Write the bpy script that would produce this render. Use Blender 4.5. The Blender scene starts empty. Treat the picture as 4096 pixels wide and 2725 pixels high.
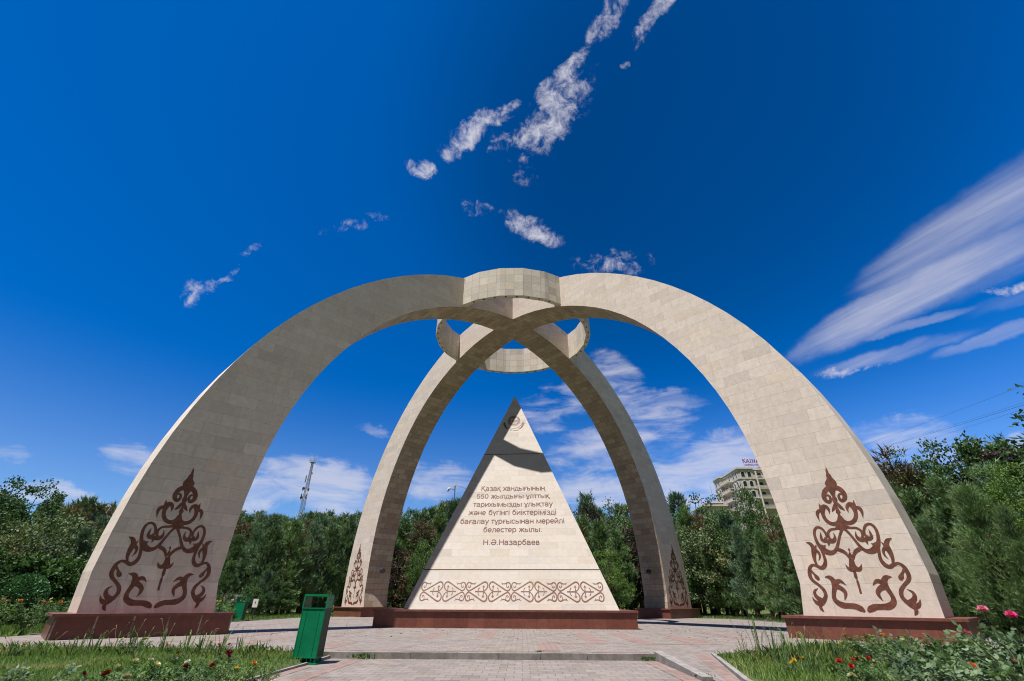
import bpy, bmesh, math, random
import numpy as np
from mathutils import Vector, Matrix
sc = bpy.context.scene
sc.cycles.filter_width = 1.1
R = math.radians
# ------------------------------------------------------------------ camera
F_PX, PITCH, ROLL, YAW = 1804.75, R(30.1767), R(0.275), R(-1.2928)
CAM = np.array((0.6132, -30.6367, 1.0))
fw = np.array([math.sin(YAW)*math.cos(PITCH), math.cos(YAW)*math.cos(PITCH), math.sin(PITCH)])
_r = np.array([math.cos(YAW), -math.sin(YAW), 0.0]); _u = np.cross(_r, fw)
rt = _r*math.cos(ROLL)+_u*math.sin(ROLL); up = -_r*math.sin(ROLL)+_u*math.cos(ROLL)
cd = bpy.data.cameras.new('camera'); cam = bpy.data.objects.new('camera', cd)
sc.collection.objects.link(cam); sc.camera = cam
cd.sensor_width = 36; cd.sensor_fit = 'HORIZONTAL'; cd.lens = F_PX/4096*36; cd.clip_start = .05; cd.clip_end = 3000
cam.matrix_world = Matrix(((rt[0], up[0], -fw[0], CAM[0]), (rt[1], up[1], -fw[1], CAM[1]), (rt[2], up[2], -fw[2], CAM[2]), (0, 0, 0, 1)))
def rdir(px, py):
    d = fw + (px-2048)/F_PX*rt - (py-1362.5)/F_PX*up
    return d/np.linalg.norm(d)
def at(px, py, dist):
    "point of the world seen in that direction, dist metres away along the ground"
    d = rdir(px, py); return CAM + d*dist/math.hypot(d[0], d[1])
# ------------------------------------------------------------------ exposure, sun, sky
vs = sc.view_settings
vs.view_transform = 'Standard'; vs.look = 'None'; vs.gamma = 1; vs.exposure = EXPO = 0.95; vs.use_curve_mapping = False
SUN_AZ, SUN_EL = R(47.8), R(70.8)
sdir = Vector((-math.cos(SUN_EL)*math.cos(SUN_AZ), -math.cos(SUN_EL)*math.sin(SUN_AZ), math.sin(SUN_EL)))
sl = bpy.data.lights.new('sun', 'SUN'); sl.energy = 3.9; sl.angle = R(.5); sl.color = (1, .965, .915)
so = bpy.data.objects.new('sun', sl); sc.collection.objects.link(so); so.rotation_euler = sdir.to_track_quat('Z', 'Y').to_euler()
W = bpy.data.worlds.new('World'); sc.world = W; W.use_nodes = True
nt = W.node_tree; nt.nodes.clear()
class NB:
    "tiny node-building helper"
    def __init__(s, t): s.t = t
    def new(s, typ, **k):
        n = s.t.nodes.new(typ)
        for a, v in k.items(): setattr(n, a, v)
        return n
    def put(s, sock, v):
        if hasattr(v, 'is_output'): s.t.links.new(v, sock)
        elif v is not None: sock.default_value = v
    def m(s, op, a, b=None, c=None, clamp=False):
        n = s.new('ShaderNodeMath', operation=op, use_clamp=clamp)
        for i, v in enumerate((a, b, c)):
            if v is not None: s.put(n.inputs[i], v)
        return n.outputs[0]
    def v(s, op, a, b=None):
        n = s.new('ShaderNodeVectorMath', operation=op); s.put(n.inputs[0], a)
        if b is not None: s.put(n.inputs[1], b)
        return n.outputs['Value' if op in ('DOT_PRODUCT', 'LENGTH') else 'Vector']
    def mix(s, f, a, b, mode='MIX'):
        n = s.new('ShaderNodeMix', data_type='RGBA', blend_type=mode)
        s.put(n.inputs[0], f); s.put(n.inputs[6], a); s.put(n.inputs[7], b); return n.outputs[2]
    def ss(s, x, lo, hi, a=0.0, b=1.0):
        n = s.new('ShaderNodeMapRange', interpolation_type='SMOOTHSTEP')
        for i, q in enumerate((x, lo, hi, a, b)): s.put(n.inputs[i], q)
        return n.outputs[0]
    def noise(s, vec, scale, detail=4, rough=.55, dist=0.0):
        n = s.new('ShaderNodeTexNoise'); s.put(n.inputs['Vector'], vec)
        n.inputs['Scale'].default_value = scale; n.inputs['Detail'].default_value = detail
        n.inputs['Roughness'].default_value = rough; n.inputs['Distortion'].default_value = dist
        return n.outputs[0]
    def xyz(s, x, y, z):
        n = s.new('ShaderNodeCombineXYZ')
        for i, q in enumerate((x, y, z)): s.put(n.inputs[i], q)
        return n.outputs[0]
b = NB(nt)
sky = b.new('ShaderNodeTexSky', sky_type='NISHITA', sun_disc=False)
sky.sun_elevation = SUN_EL; sky.sun_rotation = math.atan2(sdir.x, sdir.y)
sky.altitude = 600; sky.air_density = 1.0; sky.dust_density = .35; sky.ozone_density = 2.5
N = b.new('ShaderNodeTexCoord').outputs['Generated']
nz = b.v('DOT_PRODUCT', N, (0, 0, 1))
# dry high-altitude air seen through a polarising band of the sky: deep blue, strongly saturated
sep = b.new('ShaderNodeSeparateColor'); nt.links.new(sky.outputs[0], sep.inputs[0])
dark = tuple(rdir(2750, 620))
band = b.ss(b.v('DOT_PRODUCT', N, dark), .80, 1.0, 1.24, .72)
low = b.ss(nz, .05, .42, 1.0, 0.0)
rr = b.m('MULTIPLY', sep.outputs[0], b.ss(nz, .1, .42, .50, .0))
gg = b.m('MULTIPLY', b.m('MULTIPLY', sep.outputs[1], .62), b.m('ADD', .76, b.m('MULTIPLY', low, .46)))
bb = b.m('MULTIPLY', sep.outputs[2], 1.02)
cc = b.new('ShaderNodeCombineColor')
for i, q in enumerate((rr, gg, bb)): b.put(cc.inputs[i], b.m('MULTIPLY', q, band))
rear = b.ss(b.v('DOT_PRODUCT', N, (0, 1, 0)), -.55, .22, .13, 1.0)  # unseen sky behind the camera is darkened to cut the ambient light
east = b.ss(b.v('DOT_PRODUCT', N, tuple(rdir(4300, 1100))), .62, 1.0, 1.0, 1.28)
rear = b.m('MULTIPLY', rear, east)
base = b.v('MULTIPLY', cc.outputs[0], b.xyz(rear, rear, rear))
warp = b.new('ShaderNodeTexNoise'); b.put(warp.inputs['Vector'], N); warp.inputs['Scale'].default_value = 11; warp.inputs['Detail'].default_value = 6; warp.inputs['Roughness'].default_value = .62
wv3 = b.v('SUBTRACT', warp.outputs['Color'], (.5, .5, .5))
NWS = {k: b.v('ADD', N, b.v('MULTIPLY', wv3, (k, k, k))) for k in (.055, .03, .085)}
# clouds: each one a patch of the sky dome with its own direction, extent and drift
def patch(px, py, a, bb_, ang, wk):
    d0 = rdir(px, py); t = rdir(px+20*math.cos(R(ang)), py-20*math.sin(R(ang)))-d0
    t -= d0*np.dot(t, d0); t /= np.linalg.norm(t); s = np.cross(d0, t)
    k = np.dot(d0, fw)**1.0
    N_ = NWS[wk]; dd = b.v('DOT_PRODUCT', N_, tuple(d0)); dd = b.m('MAXIMUM', dd, .05)
    u = b.m('DIVIDE', b.v('DOT_PRODUCT', N_, tuple(t)), dd); w = b.m('DIVIDE', b.v('DOT_PRODUCT', N_, tuple(s)), dd)
    a *= 1.08; bb_ *= 1.1
    u = b.m('MULTIPLY', u, F_PX/k/a); w = b.m('MULTIPLY', w, F_PX/k/bb_)
    q = b.m('ADD', b.m('MULTIPLY', u, u), b.m('MULTIPLY', w, w))
    return b.ss(q, 0.0, 1.0, 1.0, 0.0)
def total(lst, wk):
    tot = None
    for px, py, a, h, ang, wt in lst:
        mk = b.m('MULTIPLY', patch(px, py, a, h, ang, wk), wt)
        tot = mk if tot is None else b.m('MAXIMUM', tot, mk)
    return tot
puff = total([(1680, 668, 75, 42, -20, 1), (1868, 545, 175, 62, 38, 1.05), (2010, 460, 90, 34, 38, .75), (2205, 470, 260, 110, 50, .92), (2060, 560, 150, 60, 5, .72), (2258, 292, 165, 42, 42, .98), (2440, 70, 170, 62, 58, .72),
              (2625, 55, 140, 48, 52, .95), (2505, 258, 30, 20, 60, .8), (2090, 705, 70, 55, 0, .5), (1915, 835, 80, 40, -20, .68), (2135, 915, 170, 50, -22, .98), (2460, 1050, 190, 60, 3, .66), (795, 1165, 95, 55, 30, .74), (920, 1090, 130, 20, 36, .50),
              (1020, 1000, 90, 24, 30, .46), (1420, 898, 200, 30, 12, .45), (3350, 1492, 90, 34, 8, .95), (3480, 1460, 110, 24, 12, .7), (2110, 1960, 30, 20, 0, .3), (4040, 1145, 110, 26, 10, .8)], .055)
cirr = total([(3640, 1180, 580, 100, 27, 1.1), (4000, 1000, 420, 150, 31, .55), (3860, 890, 540, 130, 34, .85), (4180, 740, 420, 110, 36, .8), (3250, 1370, 150, 45, 30, .7), (3640, 1302, 260, 22, 15, .7), (3560, 1415, 330, 40, 15, .55), (3980, 1345, 250, 40, 20, .85), (4080, 1180, 240, 45, 20, .4)], .03)
lowc = total([(2480, 1490, 170, 90, -34, .72), (2620, 1590, 260, 60, -6, .55), (2580, 1690, 260, 120, -12, .75), (2900, 1840, 420, 120, 12, .92), (2420, 1800, 330, 120, 5, .8), (2250, 1620, 260, 110, 20, .62), (2350, 1960, 420, 90, 0, .85), (2750, 1960, 420, 110, 4, .95),
              (1290, 1950, 330, 120, -16, .95), (1080, 1960, 260, 90, 5, .75), (560, 1840, 190, 90, -24, .68), (280, 2000, 330, 55, -9, .72), (420, 2050, 260, 50, -10, .7), (1500, 1718, 85, 34, -5, .6), (1720, 1930, 240, 110, -6, .66), (3620, 1760, 280, 130, 5, .72),
              (3900, 1830, 420, 80, 10, .72), (3622, 1690, 26, 60, 0, .6), (30, 1830, 110, 40, -20, .5), (3300, 1980, 500, 120, 0, .8)], .085)
n1 = b.noise(N, 36, 9, .68, .35); n1b = b.noise(N, 9, 3, .5)
d1 = rdir(3700, 1150); t1 = rdir(3800, 1100)-d1; t1 -= d1*np.dot(t1, d1); t1 /= np.linalg.norm(t1); s1 = np.cross(d1, t1)
stre = b.xyz(b.m('MULTIPLY', b.v('DOT_PRODUCT', N, tuple(t1)), 2.2), b.m('MULTIPLY', b.v('DOT_PRODUCT', N, tuple(s1)), 17), b.m('MULTIPLY', b.v('DOT_PRODUCT', N, tuple(d1)), 3))
n2 = b.noise(stre, 1.1, 6, .55, .4)
fibv = b.xyz(b.m('MULTIPLY', b.v('DOT_PRODUCT', N, tuple(t1)), 3.0), b.m('MULTIPLY', b.v('DOT_PRODUCT', N, tuple(s1)), 46), b.m('MULTIPLY', b.v('DOT_PRODUCT', N, tuple(d1)), 3))
fib = b.noise(fibv, 1.5, 6, .6, .5)
flat = b.v('MULTIPLY', N, (6, 6, 26))
n3 = b.noise(flat, 1.4, 8, .60, .55)
c1 = b.m('MULTIPLY', b.m('MULTIPLY', b.ss(b.m('ADD', b.m('MULTIPLY', puff, .82), b.m('MULTIPLY', b.m('SUBTRACT', n1, .5), 3.0)), .26, 1.42), b.ss(puff, .0, .5)), .84)
c2 = b.m('MULTIPLY', b.m('MULTIPLY', b.ss(b.m('ADD', cirr, b.m('MULTIPLY', b.m('SUBTRACT', n2, .5), 1.35)), .06, 1.5), b.ss(cirr, .0, .45)), .60)
c2 = b.m('MULTIPLY', c2, b.m('ADD', .70, b.m('MULTIPLY', b.ss(fib, .30, .70), .36)))
c3 = b.m('MULTIPLY', b.m('MULTIPLY', b.ss(b.m('ADD', lowc, b.m('MULTIPLY', b.m('SUBTRACT', n3, .5), 2.3)), .18, 1.25), b.ss(lowc, .0, .5)), .64)
# unseen thin cloud added behind the camera to whiten the ambient light
back = b.m('MULTIPLY', b.ss(b.v('DOT_PRODUCT', N, (0, -1, 0)), .05, .6), b.ss(n3, .3, .75, .02, .22))
cov = b.m('MAXIMUM', b.m('MAXIMUM', c1, c2), b.m('MAXIMUM', c3, back), clamp=True)
cloudcol = (6.9, 6.8, 7.5, 1)
colr = b.mix(cov, base, cloudcol)
bg = b.new('ShaderNodeBackground'); b.put(bg.inputs[0], colr); bg.inputs[1].default_value = SKY_S = 0.055
wo = b.new('ShaderNodeOutputWorld'); nt.links.new(bg.outputs[0], wo.inputs[0])

# ------------------------------------------------------------------ helpers
COL = sc.collection
def tag(o, label=None, cat=None, group=None, kind=None):
    if label: o['label'] = label
    if cat: o['category'] = cat
    if group: o['group'] = group
    if kind: o['kind'] = kind
    return o
def empty(name, loc=(0, 0, 0), rz=0, label=None, cat=None, group=None):
    o = bpy.data.objects.new(name, None); COL.objects.link(o); o.location = loc; o.rotation_euler = (0, 0, rz); o.empty_display_size = .2
    return tag(o, label, cat, group)
class MB:
    def __init__(s): s.v = []; s.f = []; s.uv = []; s.mi = []
    def face(s, pts, uv=None, mi=0):
        n = len(s.v); s.v += [tuple(map(float, p)) for p in pts]; s.f.append(tuple(range(n, n+len(pts))))
        s.uv.append(uv if uv is not None else [(p[0], p[1]) for p in pts]); s.mi.append(mi)
    def box(s, x0, x1, y0, y1, z0, z1, mi=0, M=None):
        P = [Vector((x, y, z)) for x in (x0, x1) for y in (y0, y1) for z in (z0, z1)]
        if M is not None: P = [M @ p for p in P]
        dx, dy, dz = x1-x0, y1-y0, z1-z0
        for q, uv in (((0, 4, 5, 1), ((x0, z0), (x1, z0), (x1, z1), (x0, z1))), ((6, 2, 3, 7), ((x1, z0), (x0, z0), (x0, z1), (x1, z1))), ((4, 6, 7, 5), ((y0, z0), (y1, z0), (y1, z1), (y0, z1))),
                      ((2, 0, 1, 3), ((y1, z0), (y0, z0), (y0, z1), (y1, z1))), ((1, 5, 7, 3), ((x0, y0), (x1, y0), (x1, y1), (x0, y1))), ((4, 0, 2, 6), ((x1, y0), (x0, y0), (x0, y1), (x1, y1)))):
            s.face([P[i] for i in q], uv, mi)
    def tube(s, pts, rad, n=6, mi=0, cap=True):
        pts = [Vector(p) for p in pts]
        if not hasattr(rad, '__len__'): rad = [rad]*len(pts)
        rings = []
        for i, p in enumerate(pts):
            d = (pts[min(i+1, len(pts)-1)]-pts[max(i-1, 0)]).normalized()
            a = d.cross(Vector((0, 0, 1)) if abs(d.z) < .95 else Vector((1, 0, 0))).normalized(); c = d.cross(a)
            rings.append([p+(a*math.cos(2*math.pi*k/n)+c*math.sin(2*math.pi*k/n))*rad[i] for k in range(n)])
        for i in range(len(rings)-1):
            for k in range(n): s.face([rings[i][k], rings[i+1][k], rings[i+1][(k+1) % n], rings[i][(k+1) % n]], mi=mi)
        if cap: s.face(rings[0], mi=mi); s.face(rings[-1][::-1], mi=mi)
    def build(s, name, mats, parent=None, smooth=False, weld=False):
        me = bpy.data.meshes.new(name); me.from_pydata(s.v, [], s.f)
        uvl = me.uv_layers.new(name='uv'); k = 0; flat_ = []
        for q in s.uv:
            for p in q: flat_ += [p[0], p[1]]
        uvl.data.foreach_set('uv', flat_)
        for m_ in (mats if isinstance(mats, (list, tuple)) else [mats]): me.materials.append(m_)
        me.polygons.foreach_set('material_index', s.mi)
        bm = bmesh.new(); bm.from_mesh(me)
        if weld: bmesh.ops.remove_doubles(bm, verts=bm.verts, dist=1e-4)
        bmesh.ops.recalc_face_normals(bm, faces=bm.faces); bm.to_mesh(me); bm.free()
        if smooth: me.polygons.foreach_set('use_smooth', [True]*len(me.polygons))
        me.update(); return link(name, me, parent)
def link(name, me, parent=None, loc=None):
    o = bpy.data.objects.new(name, me); COL.objects.link(o)
    if parent is not None: o.parent = parent
    if loc is not None: o.location = loc
    return o
def copy_tree(o, parent=None):
    c = o.copy(); COL.objects.link(c)
    if parent is not None: c.parent = parent; c.matrix_parent_inverse = o.matrix_parent_inverse.copy()
    for ch in KIDS(o): copy_tree(ch, c)
    return c
_kids = {}
def KIDS(o): return [x for x in o.children]
# ------------------------------------------------------------------ materials
MATS = {}
def mat(name, col, rough=.6, spec=.3, metal=0.0, var=0.0, vscale=6, bump=0.0):
    if name in MATS: return MATS[name]
    m_ = bpy.data.materials.new(name); m_.use_nodes = True; t = m_.node_tree; B = NB(t); p = t.nodes['Principled BSDF']
    p.inputs['Roughness'].default_value = rough; p.inputs['Specular IOR Level'].default_value = spec; p.inputs['Metallic'].default_value = metal
    c = (*col, 1)
    if var:
        oc = B.new('ShaderNodeTexCoord').outputs['Object']; nn = B.noise(oc, vscale, 5, .6)
        lo = tuple(max(0, x*(1-var)) for x in col)+(1,); hi = tuple(min(1, x*(1+var)) for x in col)+(1,)
        B.put(p.inputs['Base Color'], B.mix(B.ss(nn, .3, .7), lo, hi))
        if bump:
            bn = B.new('ShaderNodeBump'); bn.inputs['Strength'].default_value = bump; bn.inputs['Distance'].default_value = .02
            B.put(bn.inputs['Height'], B.noise(oc, vscale*6, 4, .6)); B.put(p.inputs['Normal'], bn.outputs[0])
    else: p.inputs['Base Color'].default_value = c
    MATS[name] = m_; return m_
def brick(name, c1, c2, mortar, bw, bh, ms, off=.5, stain=None, stain_amt=.35, rough=.75, spec=.2, src='UV', tone=.12, bias=0.0, rnd_light=None, bump=.25, streak=None, slab=.14):
    m_ = bpy.data.materials.new(name); m_.use_nodes = True; t = m_.node_tree; B = NB(t); p = t.nodes['Principled BSDF']
    tc = B.new('ShaderNodeTexCoord'); vec = tc.outputs[src]
    wob = B.noise(tc.outputs['Object'], 1.3, 2, .5)
    br = B.new('ShaderNodeTexBrick', offset=off, squash=1.0); B.put(br.inputs['Vector'], vec)
    br.inputs['Color1'].default_value = (*c1, 1); br.inputs['Color2'].default_value = (*c2, 1); br.inputs['Mortar'].default_value = (*mortar, 1)
    br.inputs['Scale'].default_value = 1; br.inputs['Mortar Size'].default_value = ms; br.inputs['Mortar Smooth'].default_value = .15
    br.inputs['Bias'].default_value = bias; br.inputs['Brick Width'].default_value = bw; br.inputs['Row Height'].default_value = bh
    col = br.outputs['Color']
    oc = tc.outputs['Object']
    n_a = B.noise(oc, .55, 5, .6); n_b = B.noise(oc, 5.5, 5, .65)
    col = B.mix(1.0, col, B.mix(B.ss(n_b, .25, .75), (1-tone, 1-tone, 1-tone, 1), (1+tone*.6,)*3+(1,)), 'MULTIPLY')
    # each slab has its own tone; a few are clearly greyer or browner than their neighbours
    sv_ = B.new('ShaderNodeSeparateXYZ'); B.put(sv_.inputs[0], vec); row = B.m('FLOOR', B.m('DIVIDE', sv_.outputs[1], bh))
    ev = B.m('SUBTRACT', 1.0, B.m('ABSOLUTE', B.m('SUBTRACT', row, B.m('MULTIPLY', B.m('FLOOR', B.m('MULTIPLY', row, .5)), 2.0))))
    cid = B.m('FLOOR', B.m('DIVIDE', B.m('ADD', sv_.outputs[0], B.m('MULTIPLY', ev, bw*off)), bw))
    wn = B.new('ShaderNodeTexWhiteNoise', noise_dimensions='2D'); B.put(wn.inputs['Vector'], B.xyz(B.m('ADD', cid, .37), B.m('ADD', row, .73), 0.0)); rv = wn.outputs['Value']
    lo_ = 1-slab; col = B.mix(1.0, col, B.mix(rv, (1-slab*.35, 1-slab*.35, 1-slab*.35, 1), (1+slab*.3,)*3+(1,)), 'MULTIPLY')
    wn2 = B.new('ShaderNodeTexWhiteNoise', noise_dimensions='2D'); B.put(wn2.inputs['Vector'], B.xyz(B.m('ADD', cid, 7.37), B.m('ADD', row, 3.73), 0.0))
    col = B.mix(B.ss(wn2.outputs['Value'], .88, .93), col, B.mix(1.0, col, (lo_, lo_, lo_*1.02, 1), 'MULTIPLY')); col = B.mix(B.ss(wn2.outputs['Value'], .07, .05), col, B.mix(1.0, col, (1.0, 1-slab*.35, 1-slab*.8, 1), 'MULTIPLY'))
    if stain: col = B.mix(B.m('MULTIPLY', B.ss(B.noise(oc, .9, 6, .68), .5, .78), stain_amt), col, (*stain, 1))
    if streak:
        sv = B.v('MULTIPLY', oc, (2.6, 2.6, .22)); col = B.mix(B.m('MULTIPLY', B.ss(B.noise(sv, 1.6, 5, .6), .52, .8), streak[1]), col, (*streak[0], 1))
    if rnd_light is not None:
        msk = B.m('MULTIPLY', br.outputs['Fac'], B.ss(n_b, .35, .6)); col = B.mix(msk, col, (*rnd_light, 1))
    B.put(p.inputs['Base Color'], col); p.inputs['Roughness'].default_value = rough; p.inputs['Specular IOR Level'].default_value = spec
    bn = B.new('ShaderNodeBump'); bn.inputs['Strength'].default_value = bump; bn.inputs['Distance'].default_value = .02
    B.put(bn.inputs['Height'], B.m('SUBTRACT', B.m('MULTIPLY', B.noise(oc, 22, 4, .6), .35), br.outputs['Fac'])); B.put(p.inputs['Normal'], bn.outputs[0])
    MATS[name] = m_; return m_
STONE = brick('limestone', (.71, .61, .535), (.635, .54, .468), (.49, .43, .36), 1.12, .47, .008, .5, stain=(.50, .385, .29), slab=.095, stain_amt=.45, streak=((.44, .38, .31), .35), tone=.10)
STONE_P = brick('pale_limestone', (.535, .485, .435), (.495, .435, .375), (.44, .385, .335), 1.0, .36, .006, .5, stain=(.49, .38, .28), slab=.08, stain_amt=.4, tone=.07)
STONE_R = brick('ring_limestone', (.665, .60, .525), (.57, .505, .43), (.36, .30, .24), .62, .62, .010, .0, stain=(.50, .39, .28), stain_amt=.3, tone=.10)
GRAN = brick('red_granite', (.205, .070, .048), (.155, .048, .034), (.10, .04, .03), .78, 3.0, .005, .0, stain=(.09, .04, .033), stain_amt=.5, rough=.38, spec=.45, tone=.22, bump=.08)
GRAN_CAP = mat('granite_cap', (.165, .062, .045), .4, .45, var=.18, vscale=5)
STONE_I = brick('weathered_shaded_soffit_limestone', (.46, .375, .285), (.33, .255, .185), (.21, .155, .11), .80, .42, .012, .5, stain=(.22, .15, .095), stain_amt=.55, tone=.16)  # brown stained soffit stone, with underside shade also painted into the darker colour
GRAN_F = brick('lime_streaked_granite', (.19, .062, .044), (.15, .046, .033), (.13, .06, .045), .95, 3.0, .022, .0, stain=(.09, .04, .033), stain_amt=.5, rough=.38, spec=.45, tone=.22, rnd_light=(.40, .35, .33), bump=.08)
INLAY = mat('brown_inlay', (.150, .055, .034), .5, .4, var=.28, vscale=9)
TEXTM = mat('brown_lettering', (.125, .036, .024), .55, .3, var=.12)
DARKLINE = mat('joint_shadow', (.06, .045, .038), .9, .1)
PAVE = brick('grey_pavers', (.255, .220, .200), (.212, .181, .164), (.115, .10, .088), .30, .30, .008, .5, stain=(.27, .225, .2), stain_amt=.6, src='Object', tone=.17, slab=.18, bump=.3)
REDP = brick('red_pavers', (.262, .192, .170), (.235, .160, .140), (.13, .09, .078), .30, .30, .008, .5, stain=(.28, .21, .18), stain_amt=.5, src='Object', tone=.18, bump=.3)
CONC = mat('kerb_concrete', (.215, .195, .18), .85, .15, var=.25, vscale=4, bump=.3)
CONC_L = mat('pale_concrete', (.255, .235, .218), .85, .15, var=.2, vscale=4, bump=.3)
GREEN = mat('green_paint', (.001, .185, .080), .5, .22, var=.16, vscale=3)
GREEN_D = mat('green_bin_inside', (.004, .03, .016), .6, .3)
DARK = mat('dark_metal', (.03, .035, .045), .5, .4)
STEEL = mat('grey_steel', (.16, .18, .21), .45, .5, var=.15)
WHITEP = mat('white_paint', (.62, .60, .56), .6, .3, var=.08)
GLASS = mat('dark_glass', (.02, .035, .05), .08, .6)
BARK = mat('bark', (.085, .062, .045), .9, .1, var=.35, vscale=7, bump=.5)
HWALL = mat('hotel_wall', (.52, .475, .425), .85, .15, var=.1, vscale=1.5)
HTRIM = mat('hotel_trim', (.60, .56, .50), .8, .2, var=.1, vscale=2)
HROOF = mat('hotel_roof_tiles', (.21, .09, .06), .8, .2, var=.25, vscale=4)
SIGNRED = mat('sign_red', (.30, .010, .02), .5, .3)
def leaf_mat(name, dk, lt, alt=None, alt_amt=0.0, trans=.22, rough=.55, nscale=.9, spec=.25):
    m_ = bpy.data.materials.new(name); m_.use_nodes = True; t = m_.node_tree; B = NB(t); p = t.nodes['Principled BSDF']
    ri = B.new('ShaderNodeNewGeometry').outputs['Random Per Island']; oi = B.new('ShaderNodeObjectInfo').outputs['Random']
    oc = B.new('ShaderNodeTexCoord').outputs['Object']; nn = B.noise(oc, nscale, 3, .6)
    f = B.m('ADD', B.m('MULTIPLY', ri, .55), B.m('MULTIPLY', B.ss(nn, .3, .7), .45))
    c = B.mix(f, (*dk, 1), (*lt, 1))
    if alt: c = B.mix(B.m('MULTIPLY', B.ss(B.noise(oc, nscale*.7, 2, .5), .5, .66), alt_amt), c, (*alt, 1))
    c = B.mix(1.0, c, B.mix(oi, (.72, .75, .78, 1), (1.32, 1.26, 1.12, 1)), 'MULTIPLY')
    B.put(p.inputs['Base Color'], c); p.inputs['Roughness'].default_value = rough; p.inputs['Specular IOR Level'].default_value = spec
    tr = B.new('ShaderNodeBsdfTranslucent'); B.put(tr.inputs[0], B.mix(1.0, c, (1.1, 1.3, .6, 1), 'MULTIPLY'))
    mx = B.new('ShaderNodeMixShader'); mx.inputs[0].default_value = trans
    t.links.new(p.outputs[0], mx.inputs[1]); t.links.new(tr.outputs[0], mx.inputs[2]); t.links.new(mx.outputs[0], t.nodes['Material Output'].inputs[0])
    MATS[name] = m_; return m_
# ------------------------------------------------------------------ ribbons: flat inlays and lettering cut from tapered strokes
def catmull(P, n=6):
    P = [np.array(p, float) for p in P]
    if len(P) < 3: return P
    Q = [2*P[0]-P[1]]+P+[2*P[-1]-P[-2]]; out = []
    for i in range(1, len(Q)-2):
        a, b_, c, d = Q[i-1], Q[i], Q[i+1], Q[i+2]
        for k in range(n):
            t = k/n; out.append(.5*(2*b_+t*(c-a)+t*t*(2*a-5*b_+4*c-d)+t**3*(3*(b_-c)+d-a)))
    out.append(P[-1]); return out
def ribbon(mb, stroke, fn, h0, h1, n=6, smooth=True):
    "stroke of (u, v, width); fn(u, v, height) -> point in space"
    P = catmull(stroke, n) if smooth else [np.array(p, float) for p in stroke]
    Lf, Rg = [], []
    for i, p in enumerate(P):
        d = (P[min(i+1, len(P)-1)]-P[max(i-1, 0)])[:2]; L_ = np.hypot(*d); d = d/L_ if L_ > 1e-9 else np.array((1., 0)); w = max(p[2], .002)/2
        Lf.append((p[0]-d[1]*w, p[1]+d[0]*w)); Rg.append((p[0]+d[1]*w, p[1]-d[0]*w))
    for i in range(len(P)-1):
        a, b_, c, d = Lf[i], Rg[i], Rg[i+1], Lf[i+1]
        mb.face([fn(*a, h1), fn(*b_, h1), fn(*c, h1), fn(*d, h1)])
        mb.face([fn(*a, h0), fn(*a, h1), fn(*d, h1), fn(*d, h0)]); mb.face([fn(*b_, h1), fn(*b_, h0), fn(*c, h0), fn(*c, h1)])
    for a, b_ in ((Lf[0], Rg[0]), (Rg[-1], Lf[-1])): mb.face([fn(*a, h0), fn(*b_, h0), fn(*b_, h1), fn(*a, h1)])
# ------------------------------------------------------------------ the four-legged arch
H0 = .661; HW0, HW1 = 1.0369, .0026
KI = [15.827, 16.167, 16.502, 17.029, 17.425, 17.929, 18.355, 18.733, 18.921, 19.182, 19.17]
KO = [19.656, 19.805, 19.943, 20.166, 20.414, 20.586, 20.861, 21.054, 21.34, 21.308, 20.959]
NSEG = 26
def refine(K):
    Q = [2*K[0]-K[1]]+K+[2*K[-1]-K[-2]]; out = []
    for j in range(NSEG+1):
        x = j/NSEG*10; i = min(int(x), 9); t = x-i; a, b_, c, d = Q[i:i+4]; out.append(.5*(2*b_+t*(c-a)+t*t*(2*a-5*b_+4*c-d)+t**3*(3*(b_-c)+d-a)))
    return [sum(out[max(0, j-2):j+3])/len(out[max(0, j-2):j+3]) if 0 < j < NSEG else out[j] for j in range(NSEG+1)]
KI, KO = refine(KI), refine(KO)
PHI = [i*math.pi/2/NSEG for i in range(NSEG+1)]
S2 = math.sqrt(.5)
LEGS = {'FL': ((-S2, -S2), (S2, -S2)), 'FR': ((S2, -S2), (-S2, -S2)), 'BL': ((-S2, S2), (-S2, -S2)), 'BR': ((S2, S2), (S2, -S2))}
arch = empty('arch_monument', label='tall pale limestone monument of four curved legs joined by a ring over the pyramid', cat='monument')
def leg_fn(D, L, side=1):
    "point on the side face: u outward from the middle, v above the plinth top, h proud of the face"
    def fn(u, v, h): w = side*(HW0+HW1*v+h); return (D[0]*u+L[0]*w, D[1]*u+L[1]*w, v+H0)
    return fn
ORN_C=[[(17.983,4.764,0.011),(17.97,4.642,0.079),(17.967,4.542,0.093),(17.969,4.48,0.156),(17.976,4.391,0.177),(17.976,4.326,0.232),(17.97,4.239,0.344),(17.957,4.155,0.371),(17.943,4.074,0.314),(17.926,3.946,0.229),(17.92,3.817,0.152),(17.918,3.725,0.103),(17.915,3.641,0.158),(17.907,3.561,0.15),(17.903,3.482,0.102),(17.889,3.365,0.068),(17.896,3.292,0.088),(17.889,3.186,0.148),(17.886,3.115,0.08),(17.885,3.009,0.147),(17.869,2.853,0.265),(17.845,2.716,0.369),(17.837,2.631,0.276),(17.836,2.586,0.131)],[(17.842,2.029,0.006),(17.834,1.963,0.064),(17.825,1.908,0.019),(17.818,1.826,0.089),(17.802,1.719,0.038)],[(17.805,1.68,0.138),(17.785,1.552,0.175),(17.773,1.43,0.218),(17.774,1.366,0.143),(17.779,1.334,0.08),(17.771,1.233,0.092),(17.765,1.133,0.092),(17.77,1.064,0.037),(17.767,0.989,0.073),(17.761,0.823,0.066),(17.749,0.652,0.066)]]
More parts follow.
